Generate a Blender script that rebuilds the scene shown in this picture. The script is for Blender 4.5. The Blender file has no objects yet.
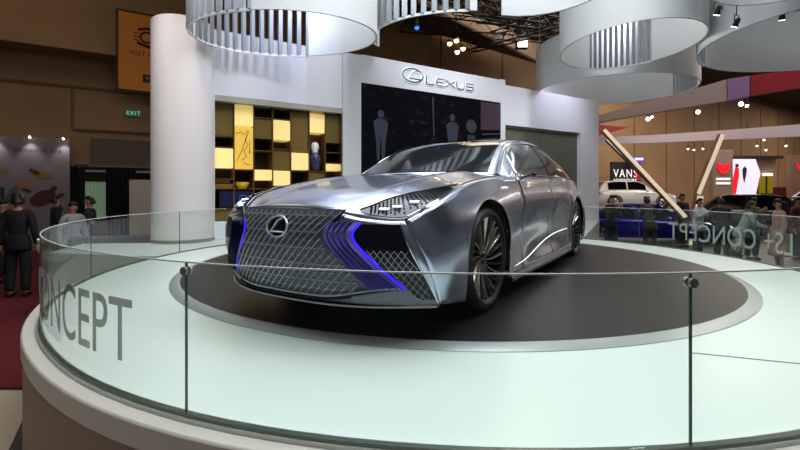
import bpy, bmesh, math, random
from mathutils import Vector, Matrix, noise
random.seed(7)
PI = math.pi
C = bpy.context.scene.collection
R = math.radians

# ------------------------------------------------------------------ materials
def lin(c):
    r = []
    for v in c:
        v = v / 255.0
        r.append(v / 12.92 if v <= 0.04045 else ((v + 0.055) / 1.055) ** 2.4)
    return (r[0], r[1], r[2], 1.0)

MATS = {}
def mat(name, col, rough=0.5, metal=0.0, emit=None, es=0.0, coat=0.0, nscale=0, namt=0.0, bump=0.0, stretch=(1, 1, 1), spec=0.5):
    if name in MATS: return MATS[name]
    m = bpy.data.materials.new(name); m.use_nodes = True
    nt = m.node_tree; b = nt.nodes['Principled BSDF']
    b.inputs['Base Color'].default_value = lin(col)
    b.inputs['Roughness'].default_value = rough
    b.inputs['Metallic'].default_value = metal
    b.inputs['Specular IOR Level'].default_value = spec
    if coat: b.inputs['Coat Weight'].default_value = coat; b.inputs['Coat Roughness'].default_value = 0.05
    if emit:
        b.inputs['Emission Color'].default_value = lin(emit); b.inputs['Emission Strength'].default_value = es
    if nscale:
        tc = nt.nodes.new('ShaderNodeTexCoord'); mp = nt.nodes.new('ShaderNodeMapping')
        mp.inputs['Scale'].default_value = stretch
        nz = nt.nodes.new('ShaderNodeTexNoise'); nz.inputs['Scale'].default_value = nscale; nz.inputs['Detail'].default_value = 4
        nt.links.new(tc.outputs['Object'], mp.inputs['Vector']); nt.links.new(mp.outputs['Vector'], nz.inputs['Vector'])
        if namt:
            rp = nt.nodes.new('ShaderNodeValToRGB')
            c = lin(col)
            rp.color_ramp.elements[0].position = 0.3; rp.color_ramp.elements[1].position = 0.7
            rp.color_ramp.elements[0].color = tuple([x * (1 - namt) for x in c[:3]] + [1])
            rp.color_ramp.elements[1].color = tuple([min(1, x * (1 + namt)) for x in c[:3]] + [1])
            nt.links.new(nz.outputs['Fac'], rp.inputs['Fac']); nt.links.new(rp.outputs['Color'], b.inputs['Base Color'])
        if bump:
            bp = nt.nodes.new('ShaderNodeBump'); bp.inputs['Strength'].default_value = bump; bp.inputs['Distance'].default_value = 0.01
            nt.links.new(nz.outputs['Fac'], bp.inputs['Height']); nt.links.new(bp.outputs['Normal'], b.inputs['Normal'])
    MATS[name] = m
    return m

def glass_mat(name, tint, rough=0.02, refl=0.9, fres=1.3):
    m = bpy.data.materials.new(name); m.use_nodes = True
    nt = m.node_tree; nt.nodes.clear()
    o = nt.nodes.new('ShaderNodeOutputMaterial'); t = nt.nodes.new('ShaderNodeBsdfTransparent'); g = nt.nodes.new('ShaderNodeBsdfGlossy')
    mx = nt.nodes.new('ShaderNodeMixShader'); lw = nt.nodes.new('ShaderNodeLayerWeight'); lw.inputs['Blend'].default_value = .5
    pw = nt.nodes.new('ShaderNodeMath'); pw.operation = 'POWER'; pw.inputs[1].default_value = 4.5
    fr = nt.nodes.new('ShaderNodeMath'); fr.operation = 'MULTIPLY_ADD'; fr.inputs[1].default_value = .55; fr.inputs[2].default_value = .025
    nt.links.new(lw.outputs['Facing'], pw.inputs[0]); nt.links.new(pw.outputs[0], fr.inputs[0])
    t.inputs['Color'].default_value = lin(tint); g.inputs['Roughness'].default_value = rough
    g.inputs['Color'].default_value = (refl, refl, refl, 1)
    nt.links.new(fr.outputs[0], mx.inputs[0]); nt.links.new(t.outputs[0], mx.inputs[1]); nt.links.new(g.outputs[0], mx.inputs[2])
    nt.links.new(mx.outputs[0], o.inputs[0])
    return m

# ------------------------------------------------------------------ mesh builder
class MB:
    def __init__(s): s.v = []; s.f = []
    def add(s, vs, fs):
        n = len(s.v); s.v += [tuple(v) for v in vs]; s.f += [tuple(i + n for i in f) for f in fs]; return s
    def box(s, c, d, rz=0.0, mtx=None):
        x, y, z = d[0] / 2, d[1] / 2, d[2] / 2
        vs = [Vector((a * x, b * y, e * z)) for a in (-1, 1) for b in (-1, 1) for e in (-1, 1)]
        if rz: vs = [Matrix.Rotation(rz, 3, 'Z') @ v for v in vs]
        if mtx: vs = [mtx @ v for v in vs]
        vs = [v + Vector(c) for v in vs]
        return s.add(vs, [(0, 1, 3, 2), (4, 6, 7, 5), (0, 4, 5, 1), (2, 3, 7, 6), (0, 2, 6, 4), (1, 5, 7, 3)])
    def bar(s, a, b, w, h, up=(0, 0, 1)):
        a, b = Vector(a), Vector(b); d = (b - a).normalized(); u = Vector(up)
        if abs(d.dot(u)) > .98: u = Vector((0, 1, 0))
        r = d.cross(u).normalized() * w / 2; u = r.cross(d).normalized() * h / 2
        vs = [p + i * r + j * u for p in (a, b) for i in (-1, 1) for j in (-1, 1)]
        return s.add(vs, [(0, 1, 3, 2), (4, 6, 7, 5), (0, 4, 5, 1), (2, 3, 7, 6), (0, 2, 6, 4), (1, 5, 7, 3)])
    def tube(s, pts, r, n=6, closed=False, cap=True):
        pts = [Vector(p) for p in pts]; rings = []; L = len(pts)
        nrm = None
        for i, p in enumerate(pts):
            if closed: t = pts[(i + 1) % L] - pts[i - 1]
            else: t = pts[min(i + 1, L - 1)] - pts[max(i - 1, 0)]
            t = t.normalized()
            if nrm is None: nrm = t.orthogonal().normalized()
            nrm = (nrm - t * nrm.dot(t)).normalized(); bn = t.cross(nrm)
            rr = r[i] if isinstance(r, (list, tuple)) else r
            rings.append([p + (nrm * math.cos(2 * PI * k / n) + bn * math.sin(2 * PI * k / n)) * rr for k in range(n)])
        vs = [v for g in rings for v in g]; fs = []
        for i in range(L if closed else L - 1):
            j = (i + 1) % L
            for k in range(n): fs.append((i * n + k, i * n + (k + 1) % n, j * n + (k + 1) % n, j * n + k))
        if cap and not closed: fs += [tuple(range(n))[::-1], tuple((L - 1) * n + k for k in range(n))]
        return s.add(vs, fs)
    def lathe(s, prof, n=32, axis='Z', c=(0, 0, 0), caps=False):
        vs = []; fs = []; L = len(prof)
        for k in range(n):
            a = 2 * PI * k / n
            for (r, h) in prof:
                if axis == 'Z': v = (r * math.cos(a), r * math.sin(a), h)
                elif axis == 'Y': v = (r * math.cos(a), h, r * math.sin(a))
                else: v = (h, r * math.cos(a), r * math.sin(a))
                vs.append(Vector(v) + Vector(c))
        for k in range(n):
            for i in range(L - 1): fs.append((k * L + i, k * L + i + 1, ((k + 1) % n) * L + i + 1, ((k + 1) % n) * L + i))
        if caps: fs += [tuple(k * L for k in range(n)), tuple(k * L + L - 1 for k in range(n))][::1]
        return s.add(vs, fs)
    def grid(s, rows, close=False):
        n = len(rows[0]); vs = [p for r in rows for p in r]; fs = []
        for i in range(len(rows) - 1):
            for j in range(n - 1): fs.append((i * n + j, i * n + j + 1, (i + 1) * n + j + 1, (i + 1) * n + j))
            if close: fs.append((i * n + n - 1, i * n, (i + 1) * n, (i + 1) * n + n - 1))
        return s.add(vs, fs)
    def prism(s, poly, d0, d1):
        """poly: list of 3D points; extruded by vector offsets d0 .. d1"""
        n = len(poly); a = [Vector(p) + Vector(d0) for p in poly]; b = [Vector(p) + Vector(d1) for p in poly]
        return s.add(a + b, [tuple(range(n))[::-1], tuple(range(n, 2 * n))] + [(i, (i + 1) % n, n + (i + 1) % n, n + i) for i in range(n)])
    def sphere(s, c, r, n=10, m=7):
        sc = r if isinstance(r, (tuple, list)) else (r, r, r); rows = []
        for i in range(m + 1):
            th = PI * i / m
            rows.append([(c[0] + sc[0] * math.sin(th) * math.cos(2 * PI * k / n), c[1] + sc[1] * math.sin(th) * math.sin(2 * PI * k / n), c[2] + sc[2] * math.cos(th)) for k in range(n)])
        return s.grid(rows, close=True)
    def build(s, name, m, parent=None, smooth=False, solid=0.0, bevel=0.0, subd=0, recalc=True, merge=True, off=-1):
        me = bpy.data.meshes.new(name); me.from_pydata([tuple(v) for v in s.v], [], s.f)
        bm = bmesh.new(); bm.from_mesh(me)
        if merge: bmesh.ops.remove_doubles(bm, verts=bm.verts, dist=1e-5)
        bmesh.ops.dissolve_degenerate(bm, dist=1e-6, edges=bm.edges)
        if recalc: bmesh.ops.recalc_face_normals(bm, faces=bm.faces)
        bm.to_mesh(me); bm.free()
        o = bpy.data.objects.new(name, me); C.objects.link(o)
        if m: me.materials.append(m)
        if smooth:
            for p in me.polygons: p.use_smooth = True
            me.set_sharp_from_angle(angle=R(38))
        if subd: md = o.modifiers.new('s', 'SUBSURF'); md.levels = subd; md.render_levels = subd
        if solid: md = o.modifiers.new('t', 'SOLIDIFY'); md.thickness = solid; md.offset = off
        if bevel: md = o.modifiers.new('b', 'BEVEL'); md.width = bevel; md.segments = 2; md.limit_method = 'ANGLE'
        if parent: o.parent = parent
        return o

def tag(o, label=None, cat=None, group=None, kind=None):
    if label: o['label'] = label
    if cat: o['category'] = cat
    if group: o['group'] = group
    if kind: o['kind'] = kind
    return o
def thing(name, label, cat, loc=(0, 0, 0), rz=0.0, group=None):
    o = bpy.data.objects.new(name, None); C.objects.link(o); o.location = loc; o.rotation_euler = (0, 0, rz)
    o.empty_display_size = .1
    return tag(o, label, cat, group)
def copy_tree(o, parent=None):
    c = o.copy(); C.objects.link(c); c.parent = parent
    for ch in list(o.children): copy_tree(ch, c)
    return c

def text_mesh(txt, size, ext, align='LEFT', spacing=1.0):
    cu = bpy.data.curves.new('t', 'FONT'); cu.body = txt; cu.size = size; cu.extrude = ext; cu.align_x = align; cu.space_character = spacing
    cu.resolution_u = 4
    o = bpy.data.objects.new('t', cu); C.objects.link(o); bpy.context.view_layer.update()
    me = bpy.data.meshes.new_from_object(o.evaluated_get(bpy.context.evaluated_depsgraph_get()))
    bpy.data.objects.remove(o); bpy.data.curves.remove(cu)
    return me
def text_obj(name, txt, size, ext, m, mp, parent=None, align='LEFT', spacing=1.0):
    me = text_mesh(txt, size, ext, align, spacing); me.materials.clear(); me.materials.append(m)
    for v in me.vertices: v.co = mp(v.co.x, v.co.y, v.co.z)
    o = bpy.data.objects.new(name, me); C.objects.link(o)
    if parent: o.parent = parent
    return o

def interp(tab, x):
    """smooth monotone-ish interpolation of a sorted table [(x, y)...] (descending or ascending x)"""
    t = sorted(tab)
    if x <= t[0][0]: return t[0][1]
    if x >= t[-1][0]: return t[-1][1]
    for i in range(len(t) - 1):
        if t[i][0] <= x <= t[i + 1][0]: break
    x0, y0 = t[i]; x1, y1 = t[i + 1]; h = x1 - x0
    def sl(k):
        if k <= 0 or k >= len(t) - 1:
            k2 = min(max(k, 0), len(t) - 1); a = max(k2 - 1, 0); b = min(k2 + 1, len(t) - 1)
            return (t[b][1] - t[a][1]) / (t[b][0] - t[a][0])
        d0 = (t[k][1] - t[k - 1][1]) / (t[k][0] - t[k - 1][0]); d1 = (t[k + 1][1] - t[k][1]) / (t[k + 1][0] - t[k][0])
        return (t[k + 1][1] - t[k - 1][1]) / (t[k + 1][0] - t[k - 1][0]) if d0 * d1 > 0 else 0.5 * (d0 + d1) * .4
    m0, m1 = sl(i) * h, sl(i + 1) * h; u = (x - x0) / h
    return (2*u**3 - 3*u*u + 1) * y0 + (u**3 - 2*u*u + u) * m0 + (-2*u**3 + 3*u*u) * y1 + (u**3 - u*u) * m1
def lerp(a, b, t): return a + (b - a) * t
def sstep(a, b, x):
    t = min(max((x - a) / (b - a), 0), 1); return t * t * (3 - 2 * t)

# palette
M = dict(
    paint=mat('silver_paint', (180, 188, 208), .24, .95, coat=.6, nscale=900, bump=.02),
    chrome=mat('chrome', (225, 228, 235), .12, 1.0),
    dchrome=mat('dark_chrome', (95, 100, 108), .22, 1.0),
    blackgloss=mat('black_gloss', (9, 10, 13), .07, 0, coat=.5),
    blackmat=mat('black_matte', (12, 12, 13), .7),
    carglass=mat('tinted_car_glass', (34, 38, 42), .10, .2, coat=.25),
    grille=mat('grille_panel', (92, 97, 108), .42, .55),
    navy=mat('navy_vent', (10, 11, 26), .3, .3),
    louvre=mat('violet_louvre', (122, 112, 200), .32, .4),
    blueled=mat('blue_led', (40, 20, 220), .4, 0, emit=(45, 22, 255), es=2.0),
    rubber=mat('tyre_rubber', (14, 14, 15), .55),
    rim=mat('rim_metal', (70, 70, 74), .3, .9),
    spoke=mat('spoke_metal', (172, 168, 160), .25, .95),
    white=mat('white_laminate', (226, 226, 226), .35),
    stage=mat('stage_white', (216, 228, 222), .28),
    disc=mat('turntable_vinyl', (15, 15, 17), .45, nscale=3, namt=.25),
    discrim=mat('turntable_edge', (170, 176, 176), .3, .3),
    beige=mat('stage_skirt', (146, 120, 106), .55),
    ledge=mat('stage_ledge', (205, 200, 190), .4),
    greenedge=mat('green_glass_edge', (60, 96, 84), .15),
    steel=mat('brushed_steel', (150, 146, 140), .4, .7),
        lav=mat('backdrop_paint', (222, 222, 226), .55),
    colpaint=mat('column_paint', (216, 210, 208), .6),
    hall=mat('hall_wall_panel', (146, 112, 80), .7, nscale=.6, namt=.12),
    halldark=mat('hall_trim_brown', (104, 82, 50), .75, nscale=.8, namt=.12),  # darker brown of the wall seams and trim strips
    ceil=mat('hall_ceiling', (72, 56, 40), .9),
    truss=mat('truss_metal', (40, 36, 34), .5, .6),
    carpet=mat('red_carpet', (92, 8, 14), .95, nscale=60, namt=.2),
    greyfloor=mat('hall_floor', (66, 64, 66), .45),
    ringw=mat('ring_white', (216, 220, 222), .5),
    ringslat=mat('ring_slat', (140, 146, 152), .45, .2),
    screenblk=mat('led_screen', (8, 8, 10), .3),
)
def decal_mat(name, col, alpha):
    m = bpy.data.materials.new(name); m.use_nodes = True; nt = m.node_tree; b = nt.nodes['Principled BSDF']
    b.inputs['Base Color'].default_value = lin(col); b.inputs['Roughness'].default_value = .7; b.inputs['Alpha'].default_value = alpha
    return m
M['decal'] = decal_mat('frosted_decal', (150, 152, 148), .55); M['decallight'] = decal_mat('pale_decal', (190, 200, 196), .6)
GLASS = glass_mat('balustrade_glass', (247, 250, 248), .01, .85, 1.28)

# ------------------------------------------------------------------ camera
cam = bpy.data.cameras.new('camera'); co = bpy.data.objects.new('camera', cam); C.objects.link(co)
co.location = (0, 0, .86); co.rotation_euler = (PI / 2, 0, 0)
cam.sensor_width = 36; cam.lens = 430 / 800 * 36; cam.shift_y = -33 / 800; cam.clip_start = .05; cam.clip_end = 200
bpy.context.scene.camera = co

# ------------------------------------------------------------------ frames of reference
SC = Vector((.5, 5.28)); SR = 3.87
def spt(th, r=0.0):
    """stage outline; the left half is slightly flatter"""
    c, s = math.cos(th), math.sin(th)
    rx = SR - (.17 if c < 0 else 0) * min(1, -c * 1.6 if c < 0 else 0)
    return SC.x + (rx + r) * c, SC.y + (SR + r) * s
W0 = Vector((-.822, 9.3, 0)); WD = Vector((.856, .517, 0)); WN = Vector((.517, -.856, 0))
def wall(s, z, off=0.0): return W0 + WD * s + WN * off + Vector((0, 0, z))
H0 = Vector((-12, 13, 0))
def hallp(s, z, off=0.0): return H0 + WD * s + WN * off + Vector((0, 0, z))
FZ = -.95

# ------------------------------------------------------------------ setting
def slab(name, poly, z0, z1, m, kind='structure'):
    o = MB().prism([(x, y, 0) for x, y in poly], (0, 0, z0), (0, 0, z1)).build(name, m); tag(o, kind=kind); return o
slab('floor', [(-30, -6), (75, -6), (75, 62), (-30, 62)], FZ - .1, FZ, M['greyfloor'])
slab('trim_1', [(-14, 3.95), (-3.2, 3.95), (-2.2, 14.4), (-12, 12.9), (-14, 12)], FZ, FZ + .012, M['carpet'])
slab('trim_2', [(-6, -1), (-.2, -1), (-3.3, 3.9), (-6, 3.9)], FZ, FZ + .01, mat('white_floor_tile', (186, 170, 150), .4))
slab('ceiling', [(-30, -6), (75, -6), (75, 62), (-30, 62)], 9.6, 9.8, M['ceil'])

def ribbon_mb(th0, th1, r0, r1, z0, z1, n=96):
    mb = MB(); rows = []
    for i in range(n + 1):
        t = lerp(th0, th1, i / n); a = spt(t, r0); b = spt(t, r1)
        rows.append([(*a, z0), (*b, z0), (*b, z1), (*a, z1)])
    mb.grid(rows, close=True)
    if abs(th1 - th0) < 2 * PI - .01:
        mb.add(rows[0], [(0, 1, 2, 3)]); mb.add(rows[-1], [(3, 2, 1, 0)])
    return mb
N = 128
st = thing('display_stage', 'large round white exhibition stage carrying the silver car', 'stage', (SC.x, SC.y, FZ))
def rel(mb, base):
    b = Vector(base); mb.v = [tuple(Vector(v) - b) for v in mb.v]; return mb
sb = (SC.x, SC.y, FZ)
outer = [(*spt(2 * PI * k / N, .02), 0) for k in range(N)]
top = MB().prism(outer, (0, 0, -.12), (0, 0, 0)); rel(top, sb).build('stage_floor', M['stage'], st)
rel(ribbon_mb(0, 2 * PI, .02, .095, -.12, -.012, N), sb).build('outer_ledge', M['ledge'], st, smooth=True, bevel=.01)
sk = MB(); rows = []
for k in range(N + 1):
    t = 2 * PI * k / N; rows.append([(*spt(t, .085), -.12), (*spt(t, .085), FZ), (*spt(t, .02), FZ), (*spt(t, .02), -.12)])
sk.grid(rows); rel(sk, sb).build('skirt', M['beige'], st, smooth=True)
# floor running back to the backdrop
o = MB().prism([(-3.0, 5.7, 0), (-2.2, 7.9, 0), (-.2, 8.8, 0), (2.4, 8.8, 0), (3.4, 8.0, 0), (5.4, 11.8, 0), (6.28, 13.55, 0), (-3.4, 7.9, 0), (-4.3, 7.3, 0), (-5.3, 7.2, 0), (-5.0, 6.1, 0)], (0, 0, FZ), (0, 0, -.004)).build('floor', M['stage'])
tag(o, kind='structure')
# thin seams cut into the stage floor
tk = MB()
for a, b in (((1.55, 2.3), (2.6, 1.95)),):
    tk.bar((a[0], a[1], .001), (b[0], b[1], .001), .006, .004)
o = rel(tk, sb).build('floor_seam', mat('seam_grey', (120, 126, 124), .6), st)

DC = (.553, 5.305)
tt = thing('turntable', 'dark round turntable set in the white stage under the silver car', 'turntable', (DC[0], DC[1], 0))
MB().lathe([(0, 0), (0, .026), (2.91, .026)], 128).build('turntable_top', M['disc'], tt)
MB().lathe([(2.91, 0.001), (2.91, .0262), (2.94, .026), (3.0, .004), (3.0, 0.001)], 128).build('turntable_edge', M['discrim'], tt, smooth=True)

# base channel of the balustrade and glass
GZ = .588
joints = [-192, -165, -137.5, -110.5, -83, -55, -27.5, 0, 27.5, 52]
ch = ribbon_mb(R(-206), R(52), -.012, .014, .001, .014, 110).build('glass_base_channel', mat('channel_metal', (104, 112, 104), .35, .7), smooth=False)
tag(ch, 'thin grey-green metal channel ringing the stage under the glass panels', 'rail')
glabels = {
    -206: 'short clear glass panel at the far end of the rail before the white column',
    -192: 'curved clear glass panel at the far left stage edge near the white column',
    -165: 'curved clear glass panel on the left stage edge above the red carpet',
    -137.5: 'curved glass panel carrying the grey lettering at the stage front left',
    -110.5: 'wide curved glass panel directly in front of the silver car',
    -83: 'curved glass panel at the front right, right of the second clamp',
    -55: 'curved glass panel on the right side between the front clamp and the mirrored letters',
    -27.5: 'curved glass panel with mirrored LS+ letters at the right stage edge',
    0: 'curved glass panel with mirrored CONCEPT letters before the blue car',
    27.5: 'curved clear glass panel behind the rear of the silver car'}
seq = [-206, -192, -165, -137.5, -110.5, -83, -55, -27.5, 0, 27.5, 52]
panels = {}
for a, b in zip(seq[:-1], seq[1:]):
    g0, g1 = R(a) + .0004, R(b) - .0004
    if a in (-110,): pass
    base = (*spt((g0 + g1) / 2), .03)
    p = thing('glass_panel', glabels[a], 'glass panel', base, 0, 'glass panels around the stage')
    rel(ribbon_mb(g0, g1, -.003, .003, .0145, GZ, 26), base).build('pane', GLASS, p, smooth=True)
    rel(ribbon_mb(g0, g1, -.004, .004, GZ, GZ + .005, 26), base).build('top_edge', mat('pale_green_edge', (222, 232, 228), .15), p)
    e = ribbon_mb(g0 - .0002, g0 + .0004, -.004, .004, .0145, GZ, 1)
    for v, f in [(ribbon_mb(g1 - .0004, g1 + .0002, -.004, .004, .0145, GZ, 1), 0)]: e.add(v.v, v.f)
    rel(e, base).build('side_edge', M['greenedge'], p)
    panels[a] = (p, base)
clab = {-165: 'round steel glass clamp at the far left joint of the glass rail', -137.5: 'round steel glass clamp beside the grey lettering, left rail',
        -110.5: 'round steel glass clamp at the front joint left of the car', -83: 'round steel glass clamp at the front joint right of the car',
        0: 'round steel glass clamp at the joint beside the mirrored letters', 27.5: 'round steel glass clamp behind the car towards the blue car'}
for j, lb in clab.items():
    x, y = spt(R(j)); d = Vector((math.cos(R(j)), math.sin(R(j)), 0))
    mb = MB()
    c = Vector((x, y, GZ - .03))
    for sgn in (-1, 1):
        mb.tube([c + d * (.005 * sgn), c + d * (.017 * sgn)], .016, 16)
    tag(mb.build('glass_clamp', M['steel']), lb, 'clamp', 'clamps on the glass rail')

def arc_text(txt, th_end, size, m, parent, base, wf=.82):
    me = text_mesh(txt, size, .0008, 'LEFT', 1.02); me.materials.clear(); me.materials.append(m)
    bm = bmesh.new(); bm.from_mesh(me)
    xm = max(v.co.x for v in bm.verts)
    for v in bm.verts:
        th = th_end - (xm - v.co.x) * wf / (SR + .015)
        px, py = spt(th, .006 + v.co.z); v.co = Vector((px, py, .15 + v.co.y)) - Vector(base)
    bm.to_mesh(me); bm.free()
    o = bpy.data.objects.new('lettering', me); C.objects.link(o); o.parent = parent
    return o
o = arc_text('LS+ CONCEPT', R(-115.3), .385, M['decal'], panels[-137.5][0], panels[-137.5][1])
o['label'] = 'grey LS+ CONCEPT lettering'
o = arc_text('LS+ CONCEPT', R(20.3), .36, M['decallight'], panels[0][0], panels[0][1])
o['label'] = 'pale LS+ CONCEPT lettering seen from behind'
# ------------------------------------------------------------------ the concept car
CX, CY, CYAW = -.166, 3.488, R(237.41)
car = thing('concept_car', 'silver grey concept saloon with large mesh grille and violet-blue lit louvres', 'car', (CX, CY, .026), CYAW)
ZB = .17
S_TAB = [(.95, .63), (.84, .675), (.75, .725), (.6, .785), (.4, .845), (.2, .888), (0, .918), (-.4, .952), (-.8, .965), (-1.4, .972), (-2.0, .98), (-3.0, .99), (-3.6, .965), (-4.0, .92), (-4.3, .86)]
C_TAB = [(1.05, .72), (.97, .755), (.9, .785), (.75, .83), (.6, .865), (.3, .915), (0, .957), (-.3, .99), (-.6, 1.01), (-1, 1.02), (-3.6, 1.0), (-4.1, .96), (-4.4, .93)]
G_ST = [(.95, (.70, .74, .77, .75, .68)), (.84, (.80, .845, .85, .82, .76)), (.75, (.865, .885, .89, .875, .83)), (.68, (.90, .915, .918, .90, .855)), (.6, (.925, .94, .94, .92, .87)),
        (.3, (.95, .96, .965, .945, .875)), (0, (.95, .965, .972, .955, .878)), (-.4, (.935, .95, .958, .945, .878)), (-.8, (.935, .918, .938, .940, .878)),
        (-1.4, (.945, .875, .905, .93, .872)), (-2.0, (.952, .885, .905, .93, .87)), (-2.5, (.955, .93, .945, .945, .875)), (-2.9, (.955, .965, .97, .953, .87)),
        (-3.15, (.955, .97, .975, .95, .86)), (-3.6, (.93, .945, .945, .91, .82)), (-4.0, (.88, .90, .89, .85, .74)), (-4.3, (.80, .82, .80, .76, .62))]
GT = [[(x, v[k]) for x, v in G_ST] for k in range(5)]
def Sx(x): return interp(S_TAB, x)
def Cx(x): return interp(C_TAB, x)
def G(x, v):
    return interp([(k * .25, interp(GT[k], x)) for k in range(5)], min(max(v, 0), 1))
def Ysh(x): return G(x, 1)
def Tz(x, y):
    a = min(1, abs(y) / Ysh(x)); S, Cc = Sx(x), Cx(x)
    z = S + (Cc - S) * (1 - a ** 2.3)
    w = sstep(1.0, .6, x) * sstep(-1.0, -.5, x)
    z += w * .018 * math.exp(-((abs(y) - .50) / .11) ** 2)         # raised hood ridges
    z -= w * .010 * math.exp(-(abs(y) / .22) ** 2)
    return z
XT = [(0, .68), (.25, .73), (.5, .78), (.75, .82), (1, .84)]
def Xc(b): return interp(XT, b)
FC = [(.17, .985), (.3, 1.01), (.45, 1.035), (.58, 1.05), (.66, 1.035), (.76, .985)]
def Yc(b): return G(Xc(b), b)
def Fx(a, b, z):
    f = interp(FC, z); return f - (f - Xc(b)) * abs(a) ** 2.5
def ztop(a):
    x = .97
    for _ in range(6):
        z = Tz(x, a * Yc(1)); x = Fx(a, 1, z)
    return z, x
ZT = {}
def fas(a, b):
    k = round(abs(a), 4)
    if k not in ZT: ZT[k] = ztop(k)
    zt = ZT[k][0]
    z = ZB + .03 + (zt - ZB - .03) * b
    return Vector((Fx(a, b, z), a * Yc(b), z))
def Fp(y, z, off=0.0):
    """point of the nose surface at lateral y, height z, pushed forward by off"""
    b = .5; a = 0
    for _ in range(5):
        a = max(-1, min(1, y / Yc(b))); k = round(abs(a), 2)
        if k not in ZT: ZT[k] = ztop(k)
        b = max(0, min(1.05, (z - ZB - .03) / (ZT[k][0] - ZB - .03)))
    n = Vector((1, .55 * a * abs(a), .1)).normalized()
    return Vector((Fx(a, min(b, 1), z), y, z)) + n * off

# nose
mb = MB(); mb.grid([[fas(-1 + 2 * i / 60, j / 20) for i in range(61)] for j in range(21)])
mb.build('front_bumper', M['paint'], car, smooth=True, solid=.02)

# sides
AR = .412; ZW = .375
def side_cols():
    cols = []
    for q in [1, .93, .85, .75, .6, .45, .3, .15, .05]: cols.append(('n', q))
    def arch(xc):
        out = []
        out.append((xc + AR + .012, ZB))
        for k in range(33):
            t = PI * k / 32; out.append((xc + AR * math.cos(t), ZW + AR * math.sin(t)))
        out.append((xc - AR - .012, ZB)); return out
    a1 = arch(0); a2 = arch(-3.125)
    mid = [(lerp(-AR - .05, -3.125 + AR + .05, k / 34), ZB) for k in range(35)]
    rear = [(lerp(-3.125 - AR - .05, -4.3, k / 12), ZB) for k in range(13)]
    return cols, a1, mid, a2, rear
cols0, a1, mid, a2, rear = side_cols()
NR = 20
def col_n(q, sg):
    out = []
    for j in range(NR + 1):
        b = j / NR; x = lerp(AR + .014, Xc(b), q); zt = Sx(x) if q < 1 else fas(1, 1).z
        if q == 1: p = fas(1, b); out.append(Vector((p.x, sg * p.y, p.z)))
        else:
            z = ZB + .03 * q + (zt - ZB - .03 * q) * b; out.append(Vector((x, sg * G(x, b), z)))
    return out
def col_x(x, zl, sg):
    S = Sx(x); v0 = (zl - ZB) / (S - ZB); out = []
    for j in range(NR + 1):
        v = lerp(v0, 1, j / NR); out.append(Vector((x, sg * G(x, v), ZB + (S - ZB) * v)))
    return out
for sg, sd in ((1, 'left'), (-1, 'right')):
    def build_cols(name, cols):
        return MB().grid(cols).build(name, M['paint'], car, smooth=True, solid=.018)
    fend = [col_n(q, sg) for t, q in cols0] + [col_x(x, z, sg) for x, z in a1] + [col_x(x, z, sg) for x, z in mid if x > -.77] + [col_x(-.776, ZB, sg)]
    build_cols('front_fender', fend)
    ms = [m for m in mid if -.78 >= m[0] >= -2.64]
    cut = -1.86
    build_cols('front_door', [col_x(-.782, ZB, sg)] + [col_x(x, z, sg) for x, z in ms if -.79 > x > cut] + [col_x(cut + .004, ZB, sg)])
    build_cols('rear_door', [col_x(cut - .004, ZB, sg)] + [col_x(x, z, sg) for x, z in ms if cut - .01 > x > -2.64] + [col_x(-2.652, ZB, sg)])
    build_cols('rear_fender', [col_x(-2.66, ZB, sg)] + [col_x(x, z, sg) for x, z in a2] + [col_x(x, z, sg) for x, z in rear])
    # sculpted rocker blade along the sill
    sill = MB(); rows = []
    for k in range(30):
        x = lerp(-.46, -2.64, k / 29); g = G(x, 0)
        rows.append([(x, sg * (g - .09), .115), (x, sg * (g + .012), .13), (x, sg * (g + .018), .155), (x, sg * (g - .01), .19), (x, sg * (g - .09), .19)])
    sill.grid(rows, close=True); sill.build('side_sill', M['dchrome'], car, smooth=True)
    # arch lip + wheel well
    for xc in (0, -3.125):
        lip = MB(); pts = []
        for k in range(33):
            t = PI * k / 32; x = xc + AR * math.cos(t); z = ZW + AR * math.sin(t); v = (z - ZB) / (Sx(x) - ZB)
            pts.append((x, sg * (G(x, v) - .006), z))
        lip.tube(pts, .008, 6); lip.build('arch_lip', M['dchrome'], car, smooth=True)
        well = MB(); rows = []
        for k in range(25):
            t = -.25 + (PI + .5) * k / 24; rows.append([(xc + (AR + .004) * math.cos(t), sg * yy, max(.13, ZW + (AR + .004) * math.sin(t))) for yy in (.60, .935)])
        well.grid(rows); well.build('wheel_well', M['blackmat'], car, smooth=True, solid=.004)
# top surface: hood, cowl, tail deck
def top_pt(a, q, xr):
    zt, xe = ztop(abs(a)) if abs(a) < 1 else (fas(1, 1).z, fas(1, 1).x)
    if q == 0: p = fas(a, 1); return Vector((p.x, p.y, p.z))
    x = xe + (xr - xe) * q
    y = a * lerp(Yc(1) if abs(x - xe) < 1e-6 else Ysh(x), Ysh(x), 1)
    return Vector((x, y, Tz(x, y)))
mb = MB(); mb.grid([[top_pt(-1 + 2 * i / 64, (j / 40), -.80) for i in range(65)] for j in range(41)])
mb.build('hood', M['paint'], car, smooth=True, solid=.015)
mb = MB(); rows = []
for j in range(40):
    x = lerp(-.80, -4.3, j / 39); rows.append([(x, (a := -1 + 2 * i / 20) * Ysh(x), Tz(x, a * Ysh(x)) - .002) for i in range(21)])
mb.grid(rows).build('rear_deck', M['paint'], car, smooth=True, solid=.015)
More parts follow.
